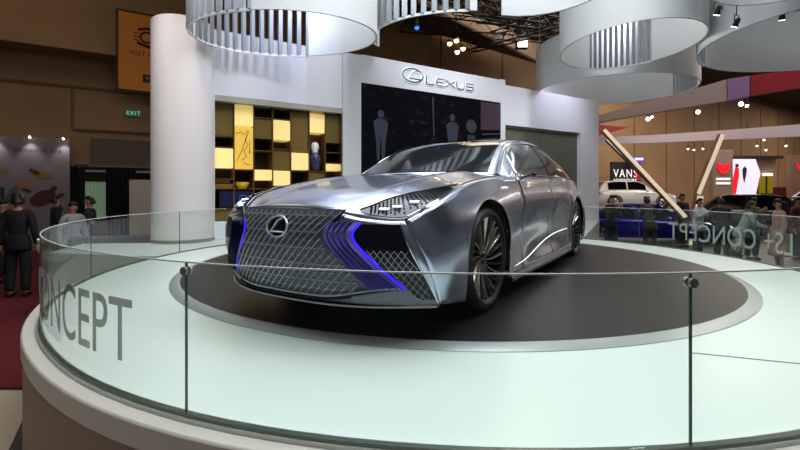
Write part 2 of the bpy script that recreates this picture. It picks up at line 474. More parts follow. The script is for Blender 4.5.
# tail
mb = MB(); rows = []
for j in range(13):
    v = j / 12; S = Sx(-4.3); row = []
    for i in range(31):
        a = -1 + 2 * i / 30; yy = a * G(-4.3, v); z = lerp(ZB, Tz(-4.3, yy), v)
        row.append((-4.3 - .11 * (1 - abs(a) ** 2.4) * (.6 + .4 * math.sin(v * PI)), yy, z))
    rows.append(row)
mb.grid(rows).build('rear_bumper', M['paint'], car, smooth=True, solid=.015)
mb = MB(); rows = []
for j in range(3):
    z = [.70, .74, .78][j]
    rows.append([(-4.318 - .11 * (1 - abs(-1 + 2 * i / 30) ** 2.4) * .95, (-1 + 2 * i / 30) * .66, z) for i in range(31)])
mb.grid(rows).build('tail_lamp', mat('tail_lamp_red', (140, 8, 12), .2, emit=(200, 10, 10), es=.4), car, solid=.01)
MB().box((-1.85, 0, .15), (4.6, 1.2, .05)).box((-1.57, 0, .15), (2.1, 1.7, .05)).box((.56, 0, .19), (.3, 1.2, .03)).build('underbody', M['blackmat'], car)

# cabin
PC = [(0, (-.34, .985)), (.12, (-.78, 1.165)), (.25, (-1.22, 1.335)), (.37, (-1.66, 1.415)), (.5, (-2.15, 1.432)), (.62, (-2.65, 1.395)), (.75, (-3.2, 1.285)), (.88, (-3.72, 1.12)), (1, (-4.1, .975))]
PR = [(0, (-.66, .765, .975)), (.12, (-.97, .685, 1.16)), (.25, (-1.33, .615, 1.32)), (.37, (-1.78, .592, 1.39)), (.5, (-2.25, .588, 1.405)), (.62, (-2.75, .588, 1.37)), (.75, (-3.25, .60, 1.275)), (.88, (-3.72, .63, 1.11)), (1, (-4.05, .66, .955))]
PB = [(0, (-.66, .86, .955)), (.12, (-.92, .868, .96)), (.25, (-1.3, .865, .967)), (.37, (-1.75, .862, .972)), (.5, (-2.2, .86, .98)), (.62, (-2.7, .855, .985)), (.75, (-3.2, .84, .98)), (.88, (-3.7, .79, .95)), (1, (-4.1, .70, .90))]
def cv(tab, t, k): return interp([(a, b[k]) for a, b in tab], t)
def ctop(t, a):
    r = [cv(PR, t, k) for k in range(3)]; c = (cv(PC, t, 0), cv(PC, t, 1)); q = abs(a)
    w = q ** 2.2
    return Vector((lerp(c[0], r[0], w), a * r[1], lerp(c[1], r[2], q ** 2.6)))
def cside(t, w, sg, off=0.0):
    r = Vector([cv(PR, t, k) for k in range(3)]); b = Vector([cv(PB, t, k) for k in range(3)])
    p = b.lerp(r, w); p.y += .028 * math.sin(w * PI) + off; p.z += off * .35
    return Vector((p.x, p.y * sg, p.z))
def upn(p, off): return p + Vector((.0, 0, off))
mb = MB(); mb.grid([[ctop(j / 60, -1 + 2 * i / 32) for i in range(33)] for j in range(61)])
mb.build('roof_shell', M['paint'], car, smooth=True, solid=.012)
def tpanel(name, t0, t1, am, m, off=.006, taper=1.0):
    rows = []
    for j in range(25):
        t = lerp(t0, t1, j / 24)
        row = []
        for i in range(25):
            p = ctop(t, am * (-1 + 2 * i / 24)); q = ctop(t + .01, am * (-1 + 2 * i / 24)); d = (q - p); n = Vector((-d.z, 0, d.x)) * -1
            n = n.normalized() if n.length else Vector((0, 0, 1))
            if n.z < 0: n = -n
            row.append(p + n * off)
        rows.append(row)
    return MB().grid(rows).build(name, m, car, smooth=True)
tpanel('windshield', .015, .265, .90, M['carglass'])
tpanel('roof_panel', .285, .62, .86, M['blackgloss'])
tpanel('rear_window', .64, .95, .86, M['carglass'])
for sg in (1, -1):
    mb = MB(); mb.grid([[cside(j / 50, i / 12, sg) for i in range(13)] for j in range(51)])
    mb.build('side_pillar', M['paint'], car, smooth=True, solid=.01)
    def dlo(t): # window outline: lower and upper w at t
        lo = .07 + .0 * t; hi = .90
        return lo, hi
    def spanel(name, t0, t1, m, fa=None):
        rows = []
        for j in range(21):
            t = lerp(t0, t1, j / 20); lo, hi = dlo(t)
            if fa: hi = lo + (hi - lo) * fa(t)
            rows.append([cside(t, lerp(lo, hi, i / 8), sg, .006) for i in range(9)])
        return MB().grid(rows).build(name, m, car, smooth=True)
    f1 = lambda t: min(1, .55 + (t - .10) / .10) if t < .2 else 1
    f2 = lambda t: max(.04, 1 - ((t - .68) / .16) ** 1.6) if t > .68 else 1
    spanel('front_side_window', .10, .44, M['carglass'], f1)
    spanel('rear_side_window', .455, .84, M['carglass'], f2)
    pts = []
    for k in range(40):
        t = lerp(.09, .845, k / 39); lo, hi = dlo(t); f = f1(t) if t < .3 else f2(t)
        pts.append(cside(t, lo + (hi - lo) * f + .01, sg, .009))
    low = [cside(lerp(.845, .09, k / 30), .06, sg, .009) for k in range(31)]
    MB().tube(pts + low, .0065, 6, closed=True).build('window_frame', M['chrome'], car, smooth=True)
    # camera pod that stands in for a mirror
    b = Vector((-.95, sg * .90, .985))
    mp = MB().bar(b + Vector((0, -sg * .04, -.03)), b + Vector((0, sg * .05, .0)), .035, .012)
    arm = mp.build('mirror_camera', M['blackgloss'], car, bevel=.004)
    MB().sphere((b.x + .0, b.y + sg * .08, b.z + .006), (.065, .022, .02), 14, 8).build('camera_pod', mat('dark_blue_gloss', (18, 22, 60), .12, .4), arm, smooth=True)
    # fender badge, brightened by emission though it is no lamp
    pts = [Vector((lerp(-.30, -.46, k / 6), 0, .865 + .006 * k / 6)) for k in range(7)]
    pts = [Vector((p.x, sg * (G(p.x, (p.z - ZB) / (Sx(p.x) - ZB)) + .004), p.z)) for p in pts]
    MB().tube(pts, [.004, .009, .010, .010, .009, .007, .004], 6).build('fender_badge', mat('badge_glow', (235, 238, 245), .2, .3, emit=(225, 232, 255), es=.5), car, smooth=True)
    # flush door handles
    for hx in (-1.68, -2.48):
        pts = [Vector((hx + .09 * (k / 4 - 1), 0, .84)) for k in range(5)]
        pts = [Vector((p.x, sg * (G(p.x, (p.z - ZB) / (Sx(p.x) - ZB)) + .002), p.z)) for p in pts]
        MB().tube(pts, [.003, .007, .008, .007, .003], 6).build('door_handle', M['chrome'], car, smooth=True)
    # bright streak of the character crease over the sill, put in as chrome tube
    pts = []
    for k in range(24):
        x = lerp(-.55, -2.55, k / 23); z = .24 + .16 * sstep(0, 1, k / 23) ; pts.append((x, sg * (G(x, (z - ZB) / (Sx(x) - ZB)) + .001), z))
    MB().tube(pts, .003, 5).build('door_crease_streak', M['chrome'], car, smooth=True)
    # shut line between hood and fender
    pts = []
    for k in range(22):
        x = lerp(.30, -.78, k / 21); y = sg * (Ysh(x) - lerp(.035, .06, k / 21)); pts.append((x, y, Tz(x, y) + .001))
    MB().tube(pts, .0045, 5).build('hood_seam', M['blackmat'], car, smooth=True)

# wheels
def wheel(sg):
    w = MB().lathe([(.305, -.13), (.305, .10), (.297, .122), (.288, .116), (.280, .05), (.27, -.02), (.26, -.13)], 48, 'Y').build('wheel', M['rim'], car, smooth=True)
    MB().lathe([(.296, -.135), (.32, -.137), (.355, -.12), (.368, -.06), (.369, .05), (.360, .10), (.335, .130), (.31, .134), (.296, .124), (.29, .112)], 56, 'Y').build('tyre', M['rubber'], w, smooth=True)
    MB().lathe([(0.0, -.03), (.26, -.03), (.275, -.06)], 32, 'Y').build('brake_disc', mat('brake_dark', (26, 25, 25), .5, .5), w, smooth=True)
    sp = []
    for k in range(24):
        a = 2 * PI * k / 24; mb = MB(); rows = []
        for j in range(9):
            r = lerp(.045, .29, j / 8); tw = a + .30 * (1 - j / 8) ** 1.3 * 1.0; wd = lerp(.008, .015, j / 8)
            h = lerp(.075, .112, (j / 8) ** 1.4)
            c = Vector((r * math.cos(tw), h, r * math.sin(tw))); tn = Vector((-math.sin(tw), 0, math.cos(tw)))
            rows.append([c + tn * wd - Vector((0, .02, 0)), c + tn * wd * .35 + Vector((0, .004, 0)), c - tn * wd * .35 + Vector((0, .004, 0)), c - tn * wd - Vector((0, .02, 0))])
        mb.grid(rows, close=True)
        sp.append(mb.build('spoke', M['spoke'] if k % 2 == 0 else M['rim'], w, smooth=False))
    MB().lathe([(0, .092), (.03, .092), (.045, .084), (.05, .055)], 24, 'Y').build('hub_cap', M['dchrome'], w, smooth=True)
    return w
w0 = wheel(1); w0.location = (-.02, .80, ZW - .005)
for (x, y, rz) in ((-3.145, .80, 0), (-.02, -.80, PI), (-3.145, -.80, PI)):
    w = copy_tree(w0, car); w.location = (x, y, ZW - .005); w.rotation_euler = (0, 0, rz)

# ---- nose details
def wi(z): return interp([(.19, .66), (.31, .57), (.45, .45), (.60, .35), (.66, .385), (.72, .44), (.76, .46)], z)
def wo(z): return interp([(.19, .83), (.31, .745), (.45, .62), (.60, .515), (.66, .55), (.72, .60)], z)
def yb(z): return interp([(.19, .893), (.31, .868), (.45, .825), (.60, .765), (.66, .74)], z)
def zpanel(name, f0, f1, z0, z1, m, off, n=20, k=24, solid=0):
    rows = []
    for j in range(n + 1):
        z = lerp(z0, z1, j / n); rows.append([Fp(lerp(f0(z), f1(z), i / k), z, off) for i in range(k + 1)])
    return MB().grid(rows).build(name, m, car, smooth=True, solid=solid)
gp = zpanel('grille', lambda z: -wi(z), wi, .205, .735, M['grille'], .004, 26, 40)
gb = MB()
def gline(y0, z0, y1, z1, r, off=.010):
    L = math.hypot(y1 - y0, z1 - z0); n = max(2, int(L / .05)); pts = []
    for k in range(n + 1):
        t = k / n; y, z = lerp(y0, y1, t), lerp(z0, z1, t)
        if abs(y) <= wi(z) - .004 and .21 <= z <= .733: pts.append(Fp(y, z, off))
    if len(pts) > 1: gb.tube(pts, r, 4)
# long slanted rods, then the shorter stitches that cross them
for k in range(-28, 30):
    y = k * .052
    gline(y + .27, .72, y - .27, .205, .0034)
gb.build('grille_rod', mat('rod_silver', (205, 208, 215), .35, .55), gp); gb = MB()
for k in range(-24, 26):
    y = k * .052
    gline(y - .27, .72, y + .27, .205, .0016, .008)
gb.build('grille_cross_rod', mat('rod_grey', (140, 144, 152), .4, .5), gp)
gb = MB()
rd = random.Random(3)
for i in range(-14, 15):
    for j in range(11):
        z = .225 + j * .047; y = i * .052 + (j % 2) * .026 - (.45 - z) * 1.04 + .02
        if abs(y) < wi(z) - .03:
            gb.tube([Fp(y - .014, z, .012), Fp(y + .012, z + .006, .012)], .0035, 4)
tag(gb.build('grille_stud', mat('rod_silver', (205, 208, 215), .35, .55), gp), kind='stuff')
# grille frame
for sg in (1, -1):
    pts = [Fp(sg * wi(lerp(.205, .735, k / 24)), lerp(.205, .735, k / 24), .008) for k in range(25)]
    MB().tube(pts, .006, 6).build('grille_frame', M['dchrome'], gp, smooth=True)
    zpanel('corner_vent', lambda z: sg * wo(z), lambda z: sg * yb(z), .215, .655, M['navy'], .004, 20, 12)
    hx = MB()
    for i in range(24):
        for j in range(11):
            z = .225 + j * .026; y = .54 + i * .034 + (j % 2) * .017
            lo, hi = wo(z) + .006, yb(z) - .008
            if z < .50 - (y - .74) * .1 and lo < y < hi:
                a, b = (y + .017, z + .026), (y - .017, z + .026)
                for q in (a, b):
                    if wo(q[1]) < q[0] < yb(q[1]): hx.tube([Fp(sg * y, z, .010), Fp(sg * q[0], q[1], .010)], .0016, 4)
    hx.build('vent_mesh', mat('rod_silver', (205, 208, 215), .35, .55), car)
    # violet louvres with lit edges: saw-tooth vanes, lit face turned outwards
    for k in range(5):
        rows = []; back = []
        for j in range(31):
            z = lerp(.29, .665, j / 30)
            y0 = lerp(wi(z), wo(z), k / 5); y1 = lerp(wi(z), wo(z), (k + .88) / 5)
            rows.append([Fp(sg * (y0 + .002), z, .032), Fp(sg * y1, z, .006)])
            back.append([Fp(sg * y0, z, .002), Fp(sg * y0, z, .034), Fp(sg * (y0 + .002), z, .034)])
        lv = MB().grid(rows).build('grille_louvre', M['louvre'], car, smooth=False)
        MB().grid(back).build('louvre_back', M['navy'], lv)
        f = k / 5 - .03 if k == 0 else (k - .06) / 5
        for kk, rr in (((k + .94) / 5, .0022 if k < 4 else .006),) + (((-.02), .004),) * (k == 0):
            pts = [Fp(sg * lerp(wi(z), wo(z), kk), z, .008) for z in [lerp(.29, .66, j / 30) for j in range(31)]]
            MB().tube(pts, rr, 5).build('led_strip', M['blueled'], lv)
    # blade edge of the bumper corner
    pts = [Fp(sg * (yb(z) + .004), z, .007) for z in [lerp(.21, .66, j / 24) for j in range(25)]]
    MB().tube(pts, .004, 6).build('bumper_blade', M['chrome'], car, smooth=True)

# splitter
def spl(y, z, out):
    yy = max(-.90, min(.90, y)); p = Fp(yy, max(z, .2), 0)
    return Vector((p.x + out, y, z))
def spup(y): y = abs(y); return .065 * sstep(.28, .74, y) * (1 - sstep(.755, .83, y))
rows = []
for i in range(81):
    y = -.90 + 1.80 * i / 80; up = spup(y); e = .026 - .014 * (abs(y) / .9) ** 4
    rows.append([spl(y, .22 + up, -.02), spl(y, .232 + up, e * .6), spl(y, .212 + up * .9, e), spl(y, .197, e * .5), spl(y, .190, e * .9), spl(y, .184, e * .6), spl(y, .184, -.10)])
MB().grid(rows, close=True).build('front_splitter', M['dchrome'], car, smooth=True)
ys = [-.745 + 1.49 * i / 50 for i in range(51)]
MB().tube([spl(y, .236 + spup(y), .028) for y in ys], .005, 6).build('splitter_trim', mat('rod_silver', (205, 208, 215), .35, .55), car, smooth=True)
ys = [-.89 + 1.78 * i / 50 for i in range(51)]
MB().tube([spl(y, .188, .022 - .012 * (abs(y) / .9) ** 4) for y in ys], .0055, 6).build('lower_lip', mat('rod_silver', (205, 208, 215), .35, .55), car, smooth=True)

# emblem : oval ring with a slanted L
em = MB(); cz = .625
em.tube([Fp(.088 * math.cos(t), cz + .062 * math.sin(t), .026) for t in [2 * PI * k / 40 for k in range(40)]], .0065, 8, closed=True)
eb = em.build('emblem', mat('rod_silver', (205, 208, 215), .35, .55), car, smooth=True)
MB().grid([[Fp(.084 * r * math.cos(t), cz + .058 * r * math.sin(t), .016) for t in [2 * PI * k / 32 for k in range(33)]] for r in (0.01, .5, 1)]).build('emblem_plate', M['blackgloss'], eb)
MB().tube([Fp(.035, cz + .054, .026), Fp(.0, cz + .036, .027), Fp(-.046, cz - .030, .027), Fp(.062, cz - .030, .027)], [.005, .007, .007, .005], 6).build('emblem_letter', mat('rod_silver', (205, 208, 215), .35, .55), eb, smooth=True)

# headlamps
def hl(p, w, sg, off=.007):
    I = (lerp(.90, .30, p), lerp(.50, .825, p ** .9))
    if p < .38: t = p / .38; O = (lerp(.915, .832, t ** 1.4), lerp(.52, Yc(1) - .012, t))
    else: t = (p - .38) / .62; O = (lerp(.832, .28, t), 0); O = (O[0], Ysh(O[0]) - .014)
    x, y = lerp(I[0], O[0], w), lerp(I[1], O[1], w)
    return Vector((x + .0 * off, sg * y, Tz(x, y) + off))
for sg in (1, -1):
    h = MB().grid([[hl(i / 30, j / 10, sg) for j in range(11)] for i in range(31)]).build('headlamp', mat('headlamp_lens', (34, 38, 44), .22, .3, coat=.3), car, smooth=True)
    cell = MB()
    for i in range(22):
        for j in range(7):
            p, w = .10 + i * .036, .12 + j * .125 + (i % 2) * .06
            if w < .92: 
                q = hl(p, w, sg, .010); cell.tube([q + Vector((.008, 0, 0)), q - Vector((.008, 0, 0))], .004, 4)
    cell.build('headlamp_cell', M['dchrome'], h)
    for k, pp in enumerate((.22, .34, .46)):
        q = hl(pp, .62, sg, .012)
        MB().box(q, (.05, .045, .012)).build('led_module', mat('led_white', (230, 238, 250), .2, emit=(225, 235, 255), es=1.2), h, bevel=.003)
    MB().tube([hl(k / 24, 0, sg, .009) for k in range(25)], .006, 6).build('headlamp_trim', M['chrome'], h, smooth=True)
    MB().tube([hl(k / 24, .02, sg, .006) + Vector((-.016, -.012 * sg, .004)) for k in range(25)], .006, 5).build('headlamp_gap', M['blackmat'], h, smooth=True)
    MB().tube([hl(.4 + .58 * k / 24, 1, sg, .006) for k in range(25)], .005, 5).build('headlamp_lower_edge', M['chrome'], h, smooth=True)
# ------------------------------------------------------------------ backdrop
def wbox(mb, s0, s1, z0, z1, o0, o1):
    p = [wall(s0, z0, o0), wall(s1, z0, o0), wall(s1, z0, o1), wall(s0, z0, o1)]
    mb.prism(p, (0, 0, 0), (0, 0, z1 - z0)); return mb
bd = wbox(MB(), -3.6, -2.95, -.0, 3.80, -.75, 0); wbox(bd, -2.95, -.42, 2.62, 3.80, -.75, 0); wbox(bd, -2.95, -.42, 0, .32, -.75, 0)
wbox(bd, -.42, 4.25, 0, 3.72, -.75, -.02); wbox(bd, 4.25, 7.4, 2.66, 3.72, -.75, 0); wbox(bd, 4.25, 7.4, 0, .2, -.75, 0)
wbox(bd, 7.4, 8.3, 0, 3.72, -.75, 0); wbox(bd, -2.95, -.42, .32, 2.62, -.75, -.55)
o = bd.build('wall_back', M['lav']); tag(o, kind='structure')
# raised surround of the screen
sr = thing('screen_surround', 'white framed block around the big black screen, carrying the brand sign', 'screen surround', tuple(wall(1.9, 0)), 0)
def relw(mb, s=1.9): b = wall(s, 0); mb.v = [tuple(Vector(v) - b) for v in mb.v]; return mb
fr = wbox(MB(), -.46, -.04, 0, 3.80, -.02, .04); wbox(fr, 4.05, 4.21, 0, 3.84, -.02, .04); wbox(fr, -.04, 4.05, 3.22, 3.82, -.02, .04); wbox(fr, -.04, 4.05, 0, .5, -.02, .04)
relw(fr).build('frame', M['lav'], sr)
sc_ = thing('led_screen', 'large black LED screen with faint figures under the silver brand sign', 'screen', tuple(wall(2.04, .5)))
def relp(mb, b): mb.v = [tuple(Vector(v) - Vector(b)) for v in mb.v]; return mb
B = wall(2.04, .5)
# picture on the screen
m = bpy.data.materials.new('screen_picture'); m.use_nodes = True; nt = m.node_tree; bs = nt.nodes['Principled BSDF']
bs.inputs['Base Color'].default_value = (.002, .002, .003, 1); bs.inputs['Roughness'].default_value = .6; bs.inputs['Specular IOR Level'].default_value = .0
tc = nt.nodes.new('ShaderNodeTexCoord'); mp = nt.nodes.new('ShaderNodeMapping'); mp.inputs['Scale'].default_value = (6, 6, 14)
nz = nt.nodes.new('ShaderNodeTexNoise'); nz.inputs['Scale'].default_value = .7; rp = nt.nodes.new('ShaderNodeValToRGB')
rp.color_ramp.elements[0].position = .58; rp.color_ramp.elements[0].color = (.003, .003, .004, 1); rp.color_ramp.elements[1].position = .85; rp.color_ramp.elements[1].color = (.02, .02, .025, 1)
nt.links.new(tc.outputs['Object'], mp.inputs[0]); nt.links.new(mp.outputs[0], nz.inputs[0]); nt.links.new(nz.outputs[0], rp.inputs[0])
nt.links.new(rp.outputs[0], bs.inputs['Emission Color']); bs.inputs['Emission Strength'].default_value = 1
relp(wbox(MB(), -.038, 4.048, .501, 3.219, 0, .025), B).build('display', m, sc_)
scrblue = mat('screen_image_blue', (14, 16, 20), .6, emit=(84, 96, 124), es=.16, nscale=7, namt=.6)
scrmag = mat('screen_image_violet', (16, 10, 14), .6, emit=(110, 70, 96), es=.2, nscale=5, namt=.7)
def wface(mb, pts, off=.027):
    c = [wall(s, z, off) for s, z in pts]; return mb.prism(c, tuple(WN * 0), tuple(WN * .002))
def figure(s, z, h, name='screen_figure'):
    mb = MB(); w = h * .16
    wface(mb, [(s + w * .42 * math.cos(t), z + h * .90 + h * .08 * math.sin(t)) for t in [2 * PI * k / 12 for k in range(12)]])
    wface(mb, [(s - w, z + h * .74), (s - w * .5, z + h * .81), (s + w * .5, z + h * .81), (s + w, z + h * .74), (s + w * .75, z + h * .45), (s - w * .75, z + h * .45)])
    wface(mb, [(s - w * .7, z + h * .45), (s - w * .05, z + h * .45), (s - w * .2, z), (s - w * .5, z)])
    wface(mb, [(s + w * .05, z + h * .45), (s + w * .7, z + h * .45), (s + w * .5, z), (s + w * .15, z)])
    return relp(mb, B).build(name, scrblue, sc_)
figure(.45, 1.55, 1.15); figure(2.45, 1.6, 1.2)
mb = MB(); wface(mb, [(3.05 + .17 * math.cos(t), 2.52 + .17 * math.sin(t)) for t in [2 * PI * k / 16 for k in range(16)]]); wface(mb, [(2.93, 2.3), (3.17, 2.3), (3.2, 1.9), (2.9, 1.9)])
relp(mb, B).build('screen_figure', scrblue, sc_)
mb = MB(); wface(mb, [(3.36, 3.18), (4.05, 3.18), (4.05, 2.5), (3.36, 2.45)]); relp(mb, B).build('screen_image', scrmag, sc_)
mb = MB()
for k in range(4): wface(mb, [(3.40, 2.36 - k * .13), (4.05, 2.42 - k * .13), (4.05, 2.38 - k * .13), (3.40, 2.32 - k * .13)])
wface(mb, [(1.84, 3.12), (1.88, 3.12), (1.90, 2.2), (1.87, 2.2)]); relp(mb, B).build('screen_line', scrblue, sc_)

# brand sign
B = wall(2.08, 3.53, .05)
sg_ = thing('brand_sign', 'silver LEXUS lettering and oval L emblem above the big screen', 'sign', tuple(B))
sm = mat('sign_steel', (86, 92, 98), .35, .8); sglow = mat('sign_halo_edge', (245, 250, 250), .4, emit=(235, 245, 245), es=.35)
def wl(pts, r, n=6, closed=False): return ([tuple(wall(s, z, .20) - B) for s, z in pts], r, n, closed)
def stroke(name, lines, r=.017):
    mb = MB()
    for ln, cl in lines: mb.tube([wall(s * .965 - .03, z, .075) - B for s, z in ln], r, 6, closed=cl)
    o = mb.build(name, sm, sg_, smooth=True)
    mb = MB()
    for ln, cl in lines: mb.tube([wall(s * .965 - .03, z, .058) - B for s, z in ln], r * 1.7, 6, closed=cl)
    mb.build('halo', sglow, o, smooth=True)
el = [(1.335 + .285 * math.cos(t), 3.54 + .155 * math.sin(t)) for t in [2 * PI * k / 40 for k in range(40)]]
stroke('emblem', [(el, True), ([(1.50, 3.665), (1.36, 3.62), (1.22, 3.465), (1.56, 3.465)], False)], .02)
x0 = 1.72; zb_, zt_ = 3.40, 3.56
def arc(cx, cz, rx, rz, a0, a1, n=8): return [(cx + rx * math.cos(lerp(a0, a1, k / n)), cz + rz * math.sin(lerp(a0, a1, k / n))) for k in range(n + 1)]
stroke('letter_l', [([(x0, zt_ + .03), (x0, zb_ + .05)] + arc(x0 + .05, zb_ + .05, .05, .05, PI, 1.5 * PI, 4) + [(x0 + .23, zb_)], False)])
x0 = 2.02
stroke('letter_e', [([(x0 + .25, zt_), (x0 + .07, zt_)] + arc(x0 + .07, (zt_ + zb_) / 2, .07, .08, PI / 2, 1.5 * PI, 8) + [(x0 + .25, zb_)], False), ([(x0 + .02, 3.48), (x0 + .22, 3.48)], False)])
x0 = 2.30
stroke('letter_x', [([(x0, zt_), (x0 + .30, zb_)], False), ([(x0, zb_), (x0 + .30, zt_)], False)])
x0 = 2.66
stroke('letter_u', [([(x0, zt_), (x0, zb_ + .06)] + arc(x0 + .06, zb_ + .06, .06, .06, PI, 1.5 * PI, 4) + [(x0 + .16, zb_)] + arc(x0 + .18, zb_ + .06, .06, .06, 1.5 * PI, 2 * PI, 4) + [(x0 + .24, zt_)], False)])
x0 = 2.96
stroke('letter_s', [([(x0 + .25, zt_), (x0 + .05, zt_)] + arc(x0 + .05, zt_ - .04, .045, .04, PI / 2, 1.5 * PI, 6) + [(x0 + .20, zt_ - .08)] + arc(x0 + .20, zb_ + .04, .045, .04, PI / 2, -PI / 2, 6) + [(x0, zb_)], False)])

# dark tinted glass bay on the right of the backdrop
gd = thing('glass_partition', 'dark tinted glass partition set in the white backdrop behind the car', 'partition', tuple(wall(5.8, .2)))
B = wall(5.8, .2)
dg = mat('smoked_glass', (104, 106, 92), .3, .1)
for a, b in ((4.255, 5.75), (5.76, 7.395)): relp(wbox(MB(), a, b, .2, 2.655, -.14, -.12), B).build('glass_leaf', dg, gd)
relp(wbox(MB(), 4.255, 7.395, 2.60, 2.66, -.12, -.06), B).build('head_rail', M['steel'], gd)
relp(wbox(MB(), 4.255, 7.395, .2, .25, -.12, -.06), B).build('sill_rail', M['steel'], gd)

# column
o = thing('round_column', 'thick round white column at the left end of the backdrop', 'column', (-3.84, 7.62, 0))
MB().lathe([(0, 0), (.505, 0), (.505, 3.80), (.49, 3.82), (0, 3.82)], 64).build('shaft', M['colpaint'], o, smooth=True)
MB().lathe([(.506, 0), (.515, 0), (.515, .05), (.506, .055)], 64).build('plinth', M['steel'], o, smooth=True)

# ------------------------------------------------------------------ display shelf
shelf = thing('display_shelf', 'wide gridded display shelf glowing yellow in the white backdrop', 'shelf', tuple(wall(-1.68, .32)))
SB = wall(-1.68, .32)
CS = [-2.95, -2.60, -2.24, -1.88, -1.52, -1.14, -.79, -.42]
oliv = mat('shelf_olive', (112, 88, 22), .5); crm = mat('lit_cream_panel', (250, 226, 150), .4, emit=(255, 218, 130), es=.42)
gold = mat('lit_gold_panel', (238, 196, 84), .35, emit=(245, 190, 70), es=.34); dk = mat('shelf_dark_niche', (38, 24, 14), .6); wood = mat('shelf_divider', (96, 62, 22), .5)
brn = mat('niche_brown', (108, 62, 24), .5)
relp(wbox(MB(), -2.95, -.42, .32, 2.62, -.54, -.52), SB).build('back_panel', dk, shelf)
mb = MB()
for s in CS: wbox(mb, max(-2.949, s - .010), min(-.421, s + .010), .32, 2.52, -.52, -.12)
relp(mb, SB).build('upright', wood, shelf)
relp(wbox(MB(), -2.95, -.42, 2.52, 2.62, -.52, -.005), SB).build('top_board', mat('soffit_grey', (170, 165, 150), .5), shelf)
cells = [  # column, z0, z1, kind
    (0, 1.90, 2.52, 'o'), (0, 1.30, 1.68, 'c'), (0, .92, 1.02, 'o'), (0, .34, .54, 'o'), (1, 2.11, 2.52, 'c'), (1, 1.29, 2.10, 'g'), (1, .34, .54, 'o'),
    (2, 1.89, 2.29, 'o'), (2, 1.08, 1.30, 'c'), (2, .34, .7, 'o'), (3, 1.88, 2.29, 'c'), (3, 1.30, 1.70, 'o'), (3, .98, 1.29, 'c'), (4, 1.67, 2.50, 'o'), (4, 1.30, 1.66, 'c'), (4, .34, .9, 'o'),
    (5, 2.08, 2.49, 'c'), (5, .92, 1.28, 'o'), (6, 1.89, 2.49, 'o'), (6, 1.30, 1.46, 'c'), (6, .6, .92, 'o')]
for c, z0, z1, k in cells:
    m_ = {'o': oliv, 'c': crm, 'g': gold}[k]
    o = relp(wbox(MB(), CS[c] + .012, CS[c + 1] - .012, z0 + .008, z1 - .008, -.5, -.14 if k != 'o' else -.16), SB).build('lit_panel' if k != 'o' else 'olive_panel', m_, shelf)
    if k != 'o': o['label'] = 'glowing cream panel' if k == 'c' else 'glowing gold panel'
for c, z in ((0, 1.89), (0, 1.69), (0, .92), (0, 1.1), (0, .54), (1, 1.28), (1, .92), (2, 2.30), (2, 1.66), (2, .92), (3, 2.30), (3, 1.71), (5, 1.29), (6, 1.69), (1, .54), (6, 1.47), (4, 1.29), (6, 1.0)):
    relp(wbox(MB(), CS[c] + .01, CS[c + 1] - .01, z - .008, z + .008, -.52, -.13), SB).build('shelf_board', wood, shelf)
relp(wbox(MB(), CS[5] + .012, CS[6] - .012, 1.30, 2.07, -.5, -.42), SB).build('niche_back', brn, shelf)
# line drawing on the gold panel
mb = MB(); sx, sz = CS[1] + .17, 1.34
for ln in ([(-.12, .1), (-.02, .32), (.10, .68), (.03, .5), (.09, .42), (.01, .3), (.06, .2), (-.03, .12)], [(.12, .5), (.11, .25), (.13, .3)], [(.0, .08), (.08, .04), (.12, .05)], [(-.13, .62), (-.05, .66), (.02, .6), (.08, .7)]):
    mb.tube([wall(sx + a, sz + b, -.137) - SB for a, b in ln], .006, 5)
o = mb.build('line_drawing', mat('drawing_brown', (92, 62, 10), .5), shelf)

def wthing(name, label, cat, s, z, off, group=None): return thing(name, label, cat, tuple(wall(s, z, off)), math.atan2(WD.y, WD.x), group)
v = wthing('ceramic_vase', 'white figured vase with dark blue pattern standing in a brown shelf niche', 'vase', -.96, 1.30, -.28)
MB().lathe([(0, .001), (.07, .001), (.10, .06), (.125, .17), (.12, .28), (.085, .36), (.06, .39)], 24).build('body', mat('vase_pattern', (70, 72, 96), .3, nscale=14, namt=.9), v, smooth=True)
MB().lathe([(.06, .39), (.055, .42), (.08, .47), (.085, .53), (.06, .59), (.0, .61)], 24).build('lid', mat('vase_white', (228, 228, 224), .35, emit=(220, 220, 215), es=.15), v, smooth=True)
v = wthing('yellow_bowl', 'small yellow bowl in the dark lower niche of the shelf', 'bowl', -2.42, .93, -.28)
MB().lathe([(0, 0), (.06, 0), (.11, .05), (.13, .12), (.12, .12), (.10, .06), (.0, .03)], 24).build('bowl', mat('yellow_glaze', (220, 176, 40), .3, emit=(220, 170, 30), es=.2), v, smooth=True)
v = wthing('orange_book', 'flat orange book lying in the left niche of the shelf', 'book', -2.78, 1.03, -.3)
MB().box((0, 0, .03), (.26, .2, .05)).build('book_block', mat('orange_cover', (190, 106, 30), .5), v, bevel=.004)
v = wthing('small_monitor', 'wide dark navy monitor at the bottom left of the glowing shelf', 'monitor', -2.53, .56, -.2)
MB().box((-.005, 0, .17), (.62, .05, .32)).build('casing', M['blackmat'], v, bevel=.005)
MB().box((-.005, -.027, .17), (.58, .004, .28)).build('display', mat('monitor_navy', (16, 18, 44), .2, emit=(30, 32, 80), es=.3), v)
MB().tube([(.10 + .07 * math.cos(t), -.031, .17 + .07 * math.sin(t)) for t in [2 * PI * k / 20 for k in range(20)]], .004, 5, closed=True).build('screen_ring', mat('ring_blue', (70, 84, 150), .4, emit=(70, 84, 160), es=.5), v)

